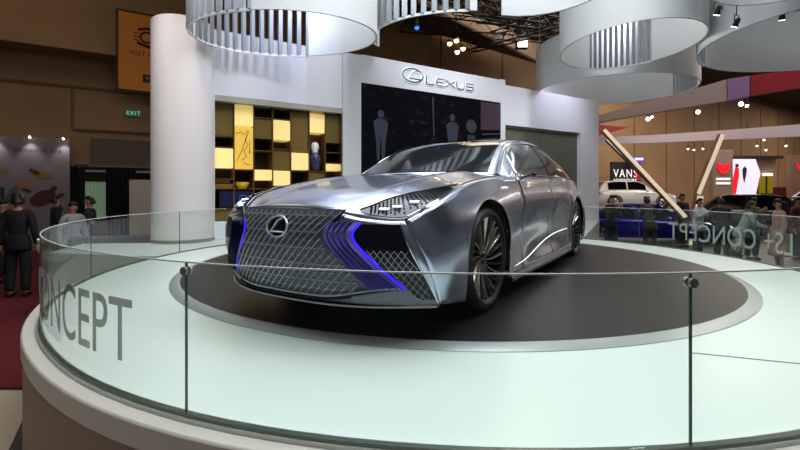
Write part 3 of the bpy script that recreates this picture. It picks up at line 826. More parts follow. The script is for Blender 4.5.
# ------------------------------------------------------------------ hanging rings
def ring(label, cx, cy, rx, ry, z0, z1, a0, a1, slats=(), th=.03, n=72, sw=.07, sp=.16, group='hanging rings over the stage'):
    base = (cx, cy, z0); t = thing('hanging_ring', label, 'ceiling ring', base, 0, group)
    def P(a, o): return (cx + (rx + o) * math.cos(a), cy + (ry + o) * math.sin(a))
    segs = []; cur = a0
    for s0, s1 in sorted(slats):
        if s0 > cur: segs.append((cur, s0))
        cur = s1
    if cur < a1: segs.append((cur, a1))
    for (u, v_) in segs:
        k = max(3, int(n * (v_ - u) / (2 * PI))); rows = []
        for i in range(k + 1):
            a = lerp(u, v_, i / k); p, q = P(a, -th / 2), P(a, th / 2); rows.append([(*p, z0), (*q, z0), (*q, z1), (*p, z1)])
        mb = MB().grid(rows, close=True); mb.add(rows[0], [(0, 1, 2, 3)]); mb.add(rows[-1], [(3, 2, 1, 0)])
        relp(mb, base).build('band', M['ringw'], t, smooth=True)
    for (s0, s1) in slats:
        mb = MB(); k = max(2, int((s1 - s0) * (rx + ry) / 2 / sp))
        for i in range(k + 1):
            a = lerp(s0, s1, i / k); x, y = P(a, 0); mb.box((x, y, (z0 + z1) / 2), (sw, sw * .6, z1 - z0 - .02), rz=a + PI / 2 + .5)
        relp(mb, base).build('slat', M['ringslat'], t)
        for zz in (z0, z1):
            rows = []
            kk = max(4, int(n * (s1 - s0) / (2 * PI)))
            for i in range(kk + 1):
                a = lerp(s0, s1, i / kk); p, q = P(a, -th / 2), P(a, th / 2); h = .02; rows.append([(*p, zz - h), (*q, zz - h), (*q, zz + h), (*p, zz + h)])
            relp(MB().grid(rows, close=True), base).build('rim_rail', M['ringw'], t, smooth=True)
    for a in (a0 + .35, (a0 + a1) / 2, a1 - .35):
        x, y = P(a, 0); relp(MB().tube([(x, y, z1), (x, y, 9.6)], .006, 5), base).build('suspension_wire', M['steel'], t)
    return t
# A above the shelf, left
ring('large white ring hanging in front of the backdrop top left, half slatted', -1.86, 6.95, 1.48, 1.02, 3.38, 4.9, 0, 2 * PI, [(R(84), R(176)), (R(184), R(262))], sw=.075, sp=.135)
ring('slatted grey ring segment hanging above the big screen', 1.15, 8.6, 1.70, 1.35, 3.92, 5.0, R(160), R(275), [(R(166), R(270))], sw=.09, sp=.17)
ring('plain white ring segment hanging at top centre over the stage', 1.75, 5.4, .95, .98, 3.47, 4.6, R(-70), R(105), [])
ring('low white ring hanging at the right end of the backdrop', 6.1, 12.3, 2.11, 1.92, 3.745, 5.03, 0, 2 * PI, [(R(342), R(359)), (R(1), R(14))], sp=.11)
ring('white ring with slatted inside hanging right of centre', 4.60, 8.7, 1.24, 1.50, 3.78, 4.95, 0, 2 * PI, [(R(36), R(94))], sw=.06, sp=.125)
ring('very wide white ring hanging at top right', 8.12, 7.6, 2.38, 2.3, 3.62, 4.95, 0, 2 * PI, [(R(128), R(152))], sw=.05, sp=.10)
ring('near white ring at the top right corner of the picture', 5.1, 5.05, 1.12, 1.4, 3.66, 4.7, 0, 2 * PI)

# spotlights hanging inside the rings
def spot(x, y, z, label, tilt=.6, yaw=0, on=True, group='spotlights hanging among the rings'):
    t = thing('spotlight', label, 'spotlight', (x, y, z), yaw, group)
    ax = Vector((0, math.sin(tilt), -math.cos(tilt)))
    a, b = -ax * .07, ax * .07
    MB().tube([a, a * .6, b * .3, b], [.022, .038, .040, .052], 14).build('lamp_head', M['blackmat'], t, smooth=True)
    MB().tube([b + ax * .001, b + ax * .005], .044, 14).build('lens', mat('lamp_lens', (255, 245, 225), .3, emit=(255, 244, 222), es=14 if on else 0), t)
    MB().tube([(0.07, 0, 0), (.07, 0, .12), (-.07, 0, .12), (-.07, 0, 0)], .008, 5).build('yoke', M['blackmat'], t)
    MB().tube([(0, 0, .12), (0, 0, 9.6 - z)], .008, 5).build('drop_rod', M['blackmat'], t)
    return t
for i, (x, y, z, lb) in enumerate([(4.74, 7.5, 4.10, 'black spotlight at the top edge above the slatted white ring'), (5.18, 7.0, 3.82, 'small black spotlight right of the slatted white ring'),
        (5.52, 7.05, 3.64, 'large black spotlight before the white ring band'), (6.27, 7.05, 3.76, 'black spotlight near the right picture edge under the ring')]):
    spot(x, y, z, lb, .5, (i % 3 - 1) * .5)
# ------------------------------------------------------------------ hall behind
HANG = math.atan2(WD.y, WD.x)
def hbox(mb, s0, s1, z0, z1, o0, o1):
    p = [hallp(s0, z0, o0), hallp(s1, z0, o0), hallp(s1, z0, o1), hallp(s0, z0, o1)]
    mb.prism(p, (0, 0, 0), (0, 0, z1 - z0)); return mb
hb = hbox(MB(), -14, 1.75, FZ, 9.6, -.4, 0); hbox(hb, 1.75, 4.5, 1.6, 9.6, -.4, 0); hbox(hb, 4.5, 75, FZ, 9.6, -.4, 0)
hbox(hb, 1.75, 4.5, FZ, 1.6, -2.4, -2.2)
tag(hb.build('wall_hall', M['hall']), kind='structure')
tag(hbox(MB(), -14, 15, 5.22, 9.6, .0, .9).build('trim_3', mat('bulkhead_paint', (152, 120, 82), .8, nscale=.5, namt=.08)), kind='structure')
tag(hbox(MB(), -14, 15, 4.22, 4.30, 0, .05).build('trim_4', M['halldark']), kind='structure')
mb = MB()
for s in [1.68] + [8 + 4.2 * k for k in range(15)]: hbox(mb, s - .04, s + .04, 2.9 if s < 3 else FZ, 4.22 if s < 3 else 9.0, 0, .03)
tag(mb.build('trim_5', M['halldark']), kind='structure')
tag(hbox(MB(), 1.68, 4.6, 2.86, 2.92, 0, .1).build('trim_6', M['halldark']), kind='structure')
# doorway: shutter, black sheet added for its dark parts, pale lit curtain beyond
sh = thing('roller_shutter', 'closed grey-brown roller shutter above the dark doorway', 'shutter', tuple(hallp(3.1, 1.75)), HANG)
mb = MB()
for k in range(12): mb.box((.05, -.06 - .01 * (k % 2), .04 + k * .073), (2.0, .05, .07))
mb.build('curtain', mat('shutter_slats', (92, 78, 60), .6), sh)
MB().box((.05, -.06, -.03), (2.1, .1, .07)).build('bottom_rail', mat('shutter_rail', (120, 100, 60), .6), sh)
dw = thing('door_curtain', 'pale green lit curtain hanging in the dark doorway', 'curtain', tuple(hallp(2.2, -.1, -1.2)), HANG)
rows = []
for k in range(60):
    x = -.42 + .84 * k / 59; rows.append([(x, .03 * math.sin(k * .9), 0), (x, .03 * math.sin(k * .9), 1.32)])
MB().grid(rows).build('cloth', mat('pale_curtain', (150, 172, 150), .7, emit=(150, 180, 152), es=.22), dw, solid=.004)
MB().tube([(-.46, 0, 1.34), (.46, 0, 1.34)], .012, 8).build('curtain_rail', M['steel'], dw)
tag(hbox(MB(), 1.75, 4.5, 1.6, 1.75, -.01, .08).build('trim_7', M['blackmat']), kind='structure')
ct = thing('doorway_dark_sheet', 'black sheet added for the dark parts of the doorway, left of the pale wall block', 'dark sheet', tuple(hallp(3.0, FZ, .1)), HANG)
rows = []
for k in range(50):
    x = -1.35 + .36 * k / 49; rows.append([(x, .04 * math.sin(k * .9), 0), (x, .04 * math.sin(k * .9), 2.6)])
g1 = MB().grid(rows)
rows = []
for k in range(50):
    x = -.42 + .85 * k / 49; rows.append([(x, .04 * math.sin(k * .9), 0), (x, .04 * math.sin(k * .9), 2.6)])
g1.grid(rows); g1.build('cloth', mat('doorway_black', (9, 8, 8), .9), ct, solid=.01)
MB().tube([(-1.36, 0, 2.62), (.5, 0, 2.62)], .02, 8).build('sheet_rail', M['truss'], ct)
pw = thing('pale_partition', 'plain pale wall block standing left of the round column', 'partition', tuple(hallp(3.9, FZ, 1.2)), HANG)
MB().box((0, 0, 1.1), (1.3, .2, 2.2)).build('board', mat('pale_board', (196, 184, 168), .6), pw, bevel=.01)
MB().box((0, 0, .04), (1.32, .24, .08)).build('skirting', M['steel'], pw)

# exit sign
ex = thing('exit_sign', 'small green emergency exit sign on the brown hall wall', 'sign', tuple(hallp(3.35, 3.42, .02)), HANG)
MB().box((0, -.04, .13), (.46, .06, .25)).build('casing', mat('exit_green', (10, 70, 44), .4, emit=(10, 96, 60), es=.25), ex, bevel=.006)
text_obj('lettering', 'EXIT', .19, .002, mat('exit_letters', (150, 220, 190), .4, emit=(150, 230, 190), es=.5), lambda x, y, z: Vector((x, -.074 - z, y + .065)), ex, 'CENTER', 1.1)

# orange banner
bn = thing('orange_banner', 'framed orange banner with a dark round emblem, high on the hall wall', 'banner', tuple(hallp(3.75, 4.08, 1.05)), HANG)
MB().box((0, 0, 1.29), (1.72, .06, 2.60)).build('frame', mat('banner_frame', (44, 18, 14), .6), bn)
MB().box((0, -.035, 1.29), (1.58, .01, 2.46)).build('sheet', mat('banner_orange', (190, 118, 38), .7, emit=(190, 110, 30), es=.05), bn)
bd_ = mat('banner_ink', (56, 26, 18), .7)
mb = MB(); cx, cz = -.02, 1.80
mb.tube([(cx + .17 * math.cos(t), -.045, cz + .17 * math.sin(t)) for t in [2 * PI * k / 24 for k in range(24)]], .03, 5, closed=True)
mb.tube([(cx + .17 + .0 * t, -.045, cz + .05) for t in (0, 1)] and [(cx - .24, -.045, cz + .22), (cx, -.045, cz + .30), (cx + .2, -.045, cz + .24)], .04, 5)
mb.tube([(cx - .26, -.045, cz - .2), (cx, -.045, cz - .28), (cx + .18, -.045, cz - .34)], .045, 5)
for k in range(3): mb.tube([(cx - .36, -.045, cz + .12 - k * .12), (cx - .2, -.045, cz + .08 - k * .1)], .014, 5)
mb.build('emblem', bd_, bn)
text_obj('lettering', 'VISIT C', .22, .002, bd_, lambda x, y, z: Vector((x - .52, -.042 - z, y + 1.18)), bn)
MB().box((.0, -.045, .47), (.26, .008, .26)).build('badge', bd_, bn)
text_obj('arrow', '+', .24, .002, mat('banner_pale', (190, 150, 100), .6), lambda x, y, z: Vector((x - .07, -.052 - z, y + .40)), bn)

# white poster booth, left
pb = thing('poster_wall', 'tall pale poster wall with printed fruit, lit from above, far left', 'poster wall', tuple(hallp(.2, FZ, .35)), HANG)
MB().box((0, 0, 1.75), (2.9, .12, 3.45)).build('board', mat('poster_board', (120, 108, 110), .6), pb)
ink = mat('poster_ink', (40, 30, 32), .7)
text_obj('heading', 'INDONESIA 2018', .15, .002, mat('poster_navy', (40, 44, 66), .6), lambda x, y, z: Vector((x + .12, -.063 - z, y + 3.02)), pb)
fr1 = mat('fruit_dark_red', (66, 16, 26), .5); fr2 = mat('fruit_ochre', (130, 92, 34), .6); fr3 = mat('leaf_green', (58, 86, 66), .6); 
def blob(name, cx, cz, rx, rz, m_, rot=0):
    mb = MB(); n = 18
    mb.prism([(cx + rx * math.cos(t) * math.cos(rot) - rz * math.sin(t) * math.sin(rot), -.064, cz + rx * math.cos(t) * math.sin(rot) + rz * math.sin(t) * math.cos(rot)) for t in [2 * PI * k / n for k in range(n)]], (0, 0, 0), (0, -.003, 0))
    mb.build(name, m_, pb)
blob('printed_fruit', .80, 1.62, .34, .22, fr1, .55); blob('printed_fruit', .78, 2.34, .28, .10, fr2, -.3); blob('printed_fruit', .36, 2.05, .17, .17, mat('fruit_rose', (140, 96, 84), .6))
blob('printed_leaf', .60, 2.42, .14, .06, ink, -.5); blob('printed_leaf', .42, 1.86, .12, .05, ink, -.4); blob('printed_leaf', .08, 1.75, .26, .10, fr3, 1.2); blob('printed_leaf', 1.05, 1.9, .07, .12, ink, -.6)
blob('printed_leaf', 1.25, 1.72, .09, .05, fr1); blob('printed_leaf', 1.18, 1.35, .16, .06, fr1, -.8); blob('printed_leaf', -.1, 2.42, .12, .07, fr2)
MB().box((-.13, -.066, 1.2), (.10, .006, 1.5)).build('printed_trunk', mat('trunk_ink', (36, 40, 44), .7), pb)
for k, ch_ in enumerate('NIPAN'):
    text_obj('side_letter', ch_, .24, .002, ink, lambda x, y, z, k=k: Vector((x - .92, -.064 - z, y + 1.45 + k * .24)), pb)
for k in range(4):
    x = -1.2 + .8 * k + .12
    lp = thing('picture_light', ['leftmost', 'second', 'third', 'rightmost'][k] + ' small bright lamp over the pale poster wall, counted from the left', 'lamp', tuple(hallp(.2, FZ, .35) + WD * x + WN * .25 + Vector((0, 0, 3.42))), HANG, 'lamps over the poster wall')
    MB().tube([(0, .2, .03), (0, 0, .05)], .01, 5).build('arm', M['truss'], lp)
    MB().sphere((0, 0, .03), .025, 8, 6).build('bulb', mat('poster_bulb', (255, 250, 240), .3, emit=(255, 250, 240), es=25), lp)
    l = bpy.data.lights.new('poster_spot', 'SPOT'); l.energy = 16; l.spot_size = R(80); l.spot_blend = .8; l.color = (.85, .9, 1); l.shadow_soft_size = .05
    lo = bpy.data.objects.new('poster_spot', l); C.objects.link(lo); lo.parent = lp; lo.location = (0, -.02, -.02); lo.rotation_euler = (-R(-22), 0, 0)
yb_ = thing('yellow_balloon_sign', 'bright yellow rounded sign at the left picture edge', 'sign', tuple(hallp(-.75, 1.9, .8)), HANG)
MB().sphere((-.35, 0, .45), (.42, .12, .42), 24, 14).build('disc', mat('sign_yellow', (222, 160, 12), .5, emit=(230, 160, 10), es=.25), yb_, smooth=True)
MB().tube([(-.35, 0, .03), (-.35, 0, -2.85)], .03, 8).build('post', M['steel'], yb_)

# hall ceiling pieces above the screen
dk2 = mat('ceiling_panel_brown', (104, 72, 46), .85)
cp = MB().prism([(-1.8, 14, 8.2), (6.5, 19.5, 6.6), (8.2, 22.6, 8.2), (-2.0, 20, 9.3)], (0, 0, 0), (0, 0, .1)).build('acoustic_canopy', mat('canopy_brown', (84, 60, 40), .85))
tag(cp, 'big brown sloping ceiling canopy above the big screen', 'ceiling panel')
def truss(a, b, w, label, group='roof trusses over the backdrop'):
    a, b = Vector(a), Vector(b); t = thing('roof_truss', label, 'truss', tuple((a + b) / 2), 0, group); c = (a + b) / 2; d = (b - a).normalized(); s = d.cross(Vector((0, 0, 1))).normalized() * w / 2; u = Vector((0, 0, w / 2))
    for i in (-1, 1):
        for j in (-1, 1): MB().tube([a + s * i + u * j - c, b + s * i + u * j - c], .035, 6).build('chord', M['truss'], t)
    L = (b - a).length; n = int(L / w)
    mb = MB()
    for k in range(n):
        p, q = a.lerp(b, k / n) - c, a.lerp(b, (k + 1) / n) - c; sgn = 1 if k % 2 else -1
        mb.tube([p + s + u * sgn, q + s - u * sgn], .018, 5); mb.tube([p - s + u * sgn, q - s - u * sgn], .018, 5); mb.tube([p + s * sgn + u, q - s * sgn + u], .018, 5); mb.tube([p + s * sgn - u, q - s * sgn - u], .018, 5)
    mb.build('lattice', M['truss'], t)
    return t
truss((-1, 13.5, 7.0), (9, 15.5, 6.6), .5, 'dark lattice truss running just over the backdrop top')
truss((1, 11.5, 6.4), (9, 19.5, 7.6), .6, 'dark lattice truss slanting back behind the slatted ring')
truss((5.5, 13, 6.2), (3.0, 20, 7.6), .5, 'dark lattice truss crossing behind the plain white ring')
truss((0, 17, 7.6), (13, 19, 7.4), .6, 'far dark lattice truss beneath the hall roof')
# hanging speaker, four lamp cluster, floodlight
sp_ = thing('hanging_loudspeaker', 'tall black loudspeaker column hanging in front of the brown wall', 'loudspeaker', (7.05, 19.5, 5.95), -.3)
MB().box((0, 0, .6), (.56, .4, 1.25)).build('cabinet', M['blackmat'], sp_, bevel=.03)
MB().box((0, -.205, .6), (.48, .02, 1.15)).build('grille', mat('speaker_mesh', (20, 22, 34), .7), sp_)
MB().tube([(0, 0, 1.2), (0, 0, 3.6)], .015, 5).build('cable', M['truss'], sp_)
cl = thing('lamp_cluster', 'cluster of four warm lamps under the brown canopy', 'lamp', (-1.05 + .0, 15.2, 6.2 - .35))
for i, (x, z) in enumerate(((-.26, -.02), (.0, .14), (.05, -.22), (.28, -.05))):
    MB().lathe([(.0, .12), (.08, .1), (.11, 0), (.0, -.0)], 14, c=(x, i * .15, z)).build('lamp_shade', M['truss'], cl, smooth=True)
    MB().sphere((x, i * .15, z - .02), .085, 10, 7).build('bulb', mat('warm_bulb', (255, 225, 160), .4, emit=(255, 214, 140), es=9), cl)
MB().tube([(-.3, .2, .14), (.3, .2, .14)], .02, 5).tube([(0, .2, .14), (0, .2, 3.7)], .015, 5).build('hanger', M['truss'], cl)
cl.location = (-1.2 + 1.05, 15.2, 5.75); cl.location.x = (325 + 133 - 400 - 0) / 430 * 0 + -.0 + (457 - 400) / 430 * 15.2
cl.location = ((457 - 400) / 430 * 15.2, 15.2, 6.15)
fl = thing('floodlight', 'bright white floodlight hanging beside the black loudspeaker', 'floodlight', (5.15, 18.2, 7.1))
MB().box((0, 0, 0), (.5, .3, .36)).build('housing', M['blackmat'], fl, bevel=.03)
MB().box((0, -.16, -.02), (.40, .02, .26)).build('lens', mat('flood_white', (255, 250, 235), .3, emit=(255, 248, 228), es=7), fl)
MB().tube([(0, 0, .18), (0, 0, 2.0)], .015, 5).build('rod', M['truss'], fl)
bl = thing('blue_lamp', 'small saturated blue stage lamp over the brand sign', 'lamp', (.40, 10.2, 4.82))
MB().tube([(0, 0, .14), (0, 0, .04), (0, 0, -.05)], [.03, .05, .06], 12).build('lamp_head', M['blackmat'], bl)
MB().sphere((0, 0, -.06), (.055, .055, .05), 10, 6).build('lens', mat('blue_lens', (20, 70, 255), .3, emit=(20, 80, 255), es=5), bl)
MB().tube([(0, 0, .14), (0, 0, 4.7)], .008, 5).build('rod', M['truss'], bl)

# ------------------------------------------------------------------ right hand booths
mauve = mat('fascia_mauve', (176, 158, 160), .5); red = mat('fascia_red', (150, 16, 40), .5); viol = mat('fascia_violet', (150, 116, 170), .5)
def fascia(name, label, pts, z0, z1, m_, th=.25):
    mb = MB(); rows = []; n = len(pts)
    for i, (x, y) in enumerate(pts):
        t = Vector(pts[min(i + 1, n - 1)]) - Vector(pts[max(i - 1, 0)]); nn = Vector((-t.y, t.x)).normalized() * th
        a = z0[i] if isinstance(z0, list) else z0; b = z1[i] if isinstance(z1, list) else z1
        rows.append([(x, y, a), (x + nn.x, y + nn.y, a), (x + nn.x, y + nn.y, b), (x, y, b)])
    mb.grid(rows, close=True); mb.add(rows[0], [(0, 1, 2, 3)]); mb.add(rows[-1], [(3, 2, 1, 0)])
    o = mb.build(name, m_, None, smooth=True); tag(o, label, 'fascia'); return o
P1 = [(9.3, 20.6), (9.8, 19.6), (10.6, 18.2), (11.4, 17.1), (12.15, 16.0)]
fascia('booth_fascia', 'wide mauve grey curved fascia of the booth behind, ending in red', P1, [4.14, 4.17, 4.2, 4.23, 4.26], [4.46, 4.58, 4.72, 4.88, 5.05], mauve)
P2 = [(12.17, 15.98), (12.6, 15.5)]; fascia('booth_fascia', 'violet curved fascia piece right of the mauve one', P2, [4.24, 4.34], [5.06, 5.05], viol)
P3 = [(12.62, 15.48), (13.5, 14.7), (14.6, 13.9), (16.5, 13.0)]; fascia('booth_fascia', 'dark red curved fascia at the right picture edge', P3, [4.34, 4.41, 4.45, 4.5], [5.05, 5.05, 5.1, 5.2], red)
fascia('booth_fascia', 'dark red inner fascia beside the right end of the backdrop', [(9.2, 20.8), (10.2, 21.2), (11.6, 21.8)], [3.45, 3.75, 4.13], 4.14, red)
P4 = [(10.0, 22.0), (13.0, 22.4), (16.5, 21.6), (19.0, 20.4), (22, 18.9)]
fascia('booth_fascia', 'long thin pale violet fascia running low across the right background', P4, [3.30, 3.42, 3.50, 3.50, 3.45], [3.66, 3.82, 3.98, 4.08, 4.2], mat('fascia_pale', (196, 184, 196), .45))
# lamps on the fascias
def dl(i, x, y, z, r=.07, e=16):
    t = thing('fascia_lamp', lamp_labels[i], 'lamp', (x, y, z), 0, 'small lamps over the right hand booths')
    MB().sphere((0, 0, 0), r, 8, 6).build('bulb', mat('fascia_bulb', (255, 240, 210), .3, emit=(255, 236, 200), es=e), t)
    MB().tube([(0, 0, r), (0, 0, r + .12)], [r * .9, r * .5], 8).build('cap', M['blackmat'], t)
    MB().tube([(0, 0, r + .1), (0, 0, r + .45)], .02, 5).build('stem', M['truss'], t)
LP = [(648, 119, 20), (698, 112, 19), (741, 104, 18), (652, 117, 20.6), (747, 106, 18.6), (722, 135, 24), (747, 131, 22), (783, 133, 21), (702, 137, 26), (764, 84 + 56, 26), (757, 146, 27), (766, 150, 27), (786, 146, 27), (688, 149, 28), (694, 150, 28), (703, 149, 28)]
lamp_labels = ['brightest warm lamp at the left under the mauve fascia', 'warm lamp hanging in the middle under the mauve fascia', 'bright lamp under the violet fascia end', 'smaller lamp touching the left warm lamp', 'small lamp right of the lamp under the violet fascia',
  'small lamp above the pale fascia near the right slanted beam', 'lamp on the pale fascia below the violet end', 'lamp on the pale fascia near the right edge', 'tiny lamp left of the slanted beam top', 'tiny lamp above the bright booth screen, upper one',
  'tiny lamp above the bright booth screen, left one', 'tiny lamp above the bright booth screen, lowest one', 'tiny lamp above the beige booth panel', 'leftmost tiny lamp in the row between the beams', 'middle tiny lamp in the row between the beams', 'rightmost tiny lamp in the row between the beams']
for i, (u, v, Y) in enumerate(LP): dl(i, (u - 400) / 430 * Y, Y, .86 + (192 - v) / 430 * Y, [.09, .085, .09, .05, .06, .05, .07, .06][i] if i < 8 else .05, 12)

# V of slanted light beams
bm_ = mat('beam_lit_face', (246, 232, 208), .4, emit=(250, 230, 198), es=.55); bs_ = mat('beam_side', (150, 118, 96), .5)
def beam(label, a, b, w=.2):
    a, b = Vector(a), Vector(b); c = (a + b) / 2; t = thing('slanted_beam', label, 'beam', tuple(c), 0, 'slanted beams of the booth behind')
    MB().bar(a - c, b - c, w, .14, up=(0, 1, 0)).build('body', bs_, t)
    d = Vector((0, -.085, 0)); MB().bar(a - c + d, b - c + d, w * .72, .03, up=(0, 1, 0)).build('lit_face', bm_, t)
Y = 14
def up_(u, v, Y): return ((u - 400) / 430 * Y, Y, .86 + (192 - v) / 430 * Y)
beam('long slanted lit beam leaning down to the right before the white car', up_(603, 130, 14.5), up_(684, 217, 13.5), .15)
beam('shorter lit beam leaning down to the left, right of the long one', up_(721, 135, 15), up_(697, 194, 15), .17)
beam('short lit beam foot standing behind the mirrored letters', up_(699, 196, 14.8), up_(690, 246, 14.8), .28)
beam('thin unlit slanted bar beside the long lit beam', up_(606, 140, 15), up_(672, 205, 14), .06)

# red emblem totem, bright booth screen and the booth round it
YB = 24.0
def bp(u, Y=YB): return (u - 400) / 430 * Y
def bz(v, Y=YB): return .86 + (192 - v) / 430 * Y
tp = thing('emblem_totem', 'grey-beige totem with a red winged emblem and white text lines', 'totem', (bp(723), YB, FZ))
MB().box((0, .15, (bz(150) - FZ) / 2), (bp(733) - bp(713), .3, bz(150) - FZ)).build('slab', mat('totem_grey', (150, 128, 116), .5), tp, bevel=.02)
rd_ = mat('emblem_red', (226, 30, 40), .4, emit=(240, 24, 36), es=.7)
cz = bz(167.5) - FZ
for sg in (-1, 1):
    MB().prism([(sg * .33, 0, cz + .32), (sg * .20, 0, cz + .14), (sg * .10, 0, cz + .22), (0.01 * sg, 0, cz - .05), (0.01 * sg, 0, cz - .40), (sg * .20, 0, cz - .28), (sg * .34, 0, cz + .0)], (0, -.02, 0), (0, -.06, 0)).build('emblem_wing', rd_, tp)
wt_ = mat('totem_text', (240, 240, 240), .4, emit=(240, 240, 240), es=.7)
for v in (179, 183.3): MB().box((0.0, -.02, bz(v) - FZ), (.80, .03, .13)).build('text_line', wt_, tp, bevel=.02)
bsn = thing('booth_screen', 'bright white booth screen showing a red figure and a black figure', 'screen', (bp(747), YB + .1, FZ))
W_ = lambda u: bp(u) - bp(747)
MB().prism([(W_(732.5), 0, bz(196) - FZ), (W_(757), 0, bz(196) - FZ), (W_(762), 0, bz(173) - FZ), (W_(757), 0, bz(159) - FZ), (W_(732.5), 0, bz(159) - FZ)], (0, 0, 0), (0, .12, 0)).build('display', mat('booth_display', (220, 216, 232), .4, emit=(222, 218, 238), es=.75), bsn)
MB().prism([(W_(733.5), 0, bz(194) - FZ), (W_(737), 0, bz(194) - FZ), (W_(740), 0, bz(176) - FZ), (W_(740), 0, bz(168) - FZ), (W_(736.5), 0, bz(167) - FZ), (W_(734), 0, bz(178) - FZ)], (0, -.02, 0), (0, -.03, 0)).build('red_figure', rd_, bsn)
MB().sphere((W_(738), -.03, bz(165.5) - FZ), (.1, .02, .11), 10, 6).build('figure_head', ink, bsn)
MB().prism([(W_(744), 0, bz(177) - FZ), (W_(745.5), 0, bz(183) - FZ), (W_(747), 0, bz(176) - FZ), (W_(748), 0, bz(169) - FZ), (W_(746), 0, bz(166) - FZ), (W_(743.5), 0, bz(169) - FZ)], (0, -.02, 0), (0, -.03, 0)).build('black_figure', ink, bsn)
bk = thing('booth_cabin', 'beige booth cabin with a dark flat roof beside the bright screen', 'booth', (bp(765), YB + .75, FZ))
W_ = lambda u: bp(u) - bp(765)
MB().box(((W_(734) + W_(790)) / 2, .6, (bz(158) - FZ) / 2), (bp(790) - bp(734), .9, bz(158) - FZ - .02)).build('wall', mat('booth_beige', (176, 140, 122), .6), bk)
MB().box(((W_(734) + W_(790)) / 2, .3, bz(156.5) - FZ), (bp(790) - bp(734), 1.3, .16)).build('roof', mat('roof_dark', (42, 28, 30), .6), bk)
MB().box(((W_(758) + W_(800)) / 2, .1, (bz(187) - FZ) / 2), (bp(800) - bp(758), .08, bz(187) - FZ)).build('counter_panel', mat('maroon_panel', (84, 18, 24), .6), bk)
MB().box((W_(777.5), .05, bz(184.5) - FZ), (.78, .1, .98)).build('notice_board', mat('yellow_green_board', (142, 128, 20), .5, emit=(150, 134, 20), es=.2), bk)
MB().box((W_(777.5), -.02, bz(184.5) - FZ), (.06, .05, 1.0)).build('board_mullion', M['truss'], bk)
MB().box((W_(780), .05, bz(174) - FZ), (.5, .1, .13)).build('light_box', mat('white_light_box', (255, 250, 250), .4, emit=(255, 250, 250), es=1.6), bk)
rt = thing('red_emblem_panel', 'part of a second red winged emblem at the right picture edge', 'sign', (bp(802), YB, FZ))
MB().box((0, .1, (bz(155) - FZ) / 2), (bp(815) - bp(790), .2, bz(155) - FZ)).build('slab', mat('totem_brown', (128, 96, 84), .6), rt)
MB().prism([(-.36, 0, cz + .30), (-.18, 0, cz + .10), (0, 0, cz + .1), (.2, 0, cz - .2), (0, 0, cz - .35), (-.25, 0, cz + .02)], (0, -.01, 0), (0, -.05, 0)).build('emblem_wing', rd_, rt)

# black word sign
YV = 27.0
vs = thing('word_sign', 'black board reading VANS in white letters behind the white car', 'sign', (bp(626, YV), YV, FZ))
MB().box((0, .1, bz(172.3, YV) - FZ), (bp(641, YV) - bp(612, YV), .2, bz(162, YV) - bz(183, YV))).build('board', mat('sign_black', (30, 18, 30), .5), vs)
MB().tube([(-.95, 0, bz(183, YV) - FZ), (-.95, 0, 0)], .04, 6).tube([(.95, 0, bz(183, YV) - FZ), (.95, 0, 0)], .04, 6).build('post', M['steel'], vs)
text_obj('lettering', 'VANS', .66, .01, wt_, lambda x, y, z: Vector((x * .78 - .05, -.02 - z, y * 1.1 + bz(177.2, YV) - FZ)), vs, 'CENTER', 1.25)
text_obj('lettering', 'ADVENTURE', .26, .01, wt_, lambda x, y, z: Vector((x - .08, -.02 - z, y + bz(181.6, YV) - FZ)), vs, 'CENTER')
MB().prism([(.62, 0, bz(180, YV) - FZ), (.85, 0, bz(180, YV) - FZ), (.9, 0, bz(172, YV) - FZ), (.72, 0, bz(168, YV) - FZ), (.5, 0, bz(173, YV) - FZ)], (0, -.02, 0), (0, -.03, 0)).build('red_figure', mat('sign_red', (170, 24, 40), .5, emit=(180, 20, 40), es=.25), vs)
lb = thing('light_box_sign', 'small violet and white light box sign above the black word board', 'sign', (bp(634, YV), YV - .3, bz(160, YV)))
MB().box((0, 0, .2), (.9, .15, .42)).build('box', mat('lb_violet', (96, 70, 150), .4, emit=(110, 80, 180), es=.4), lb)
MB().box((.1, -.09, .22), (.5, .03, .14)).build('lit_text', wt_, lb)
lb.location.z = bz(163, YV)

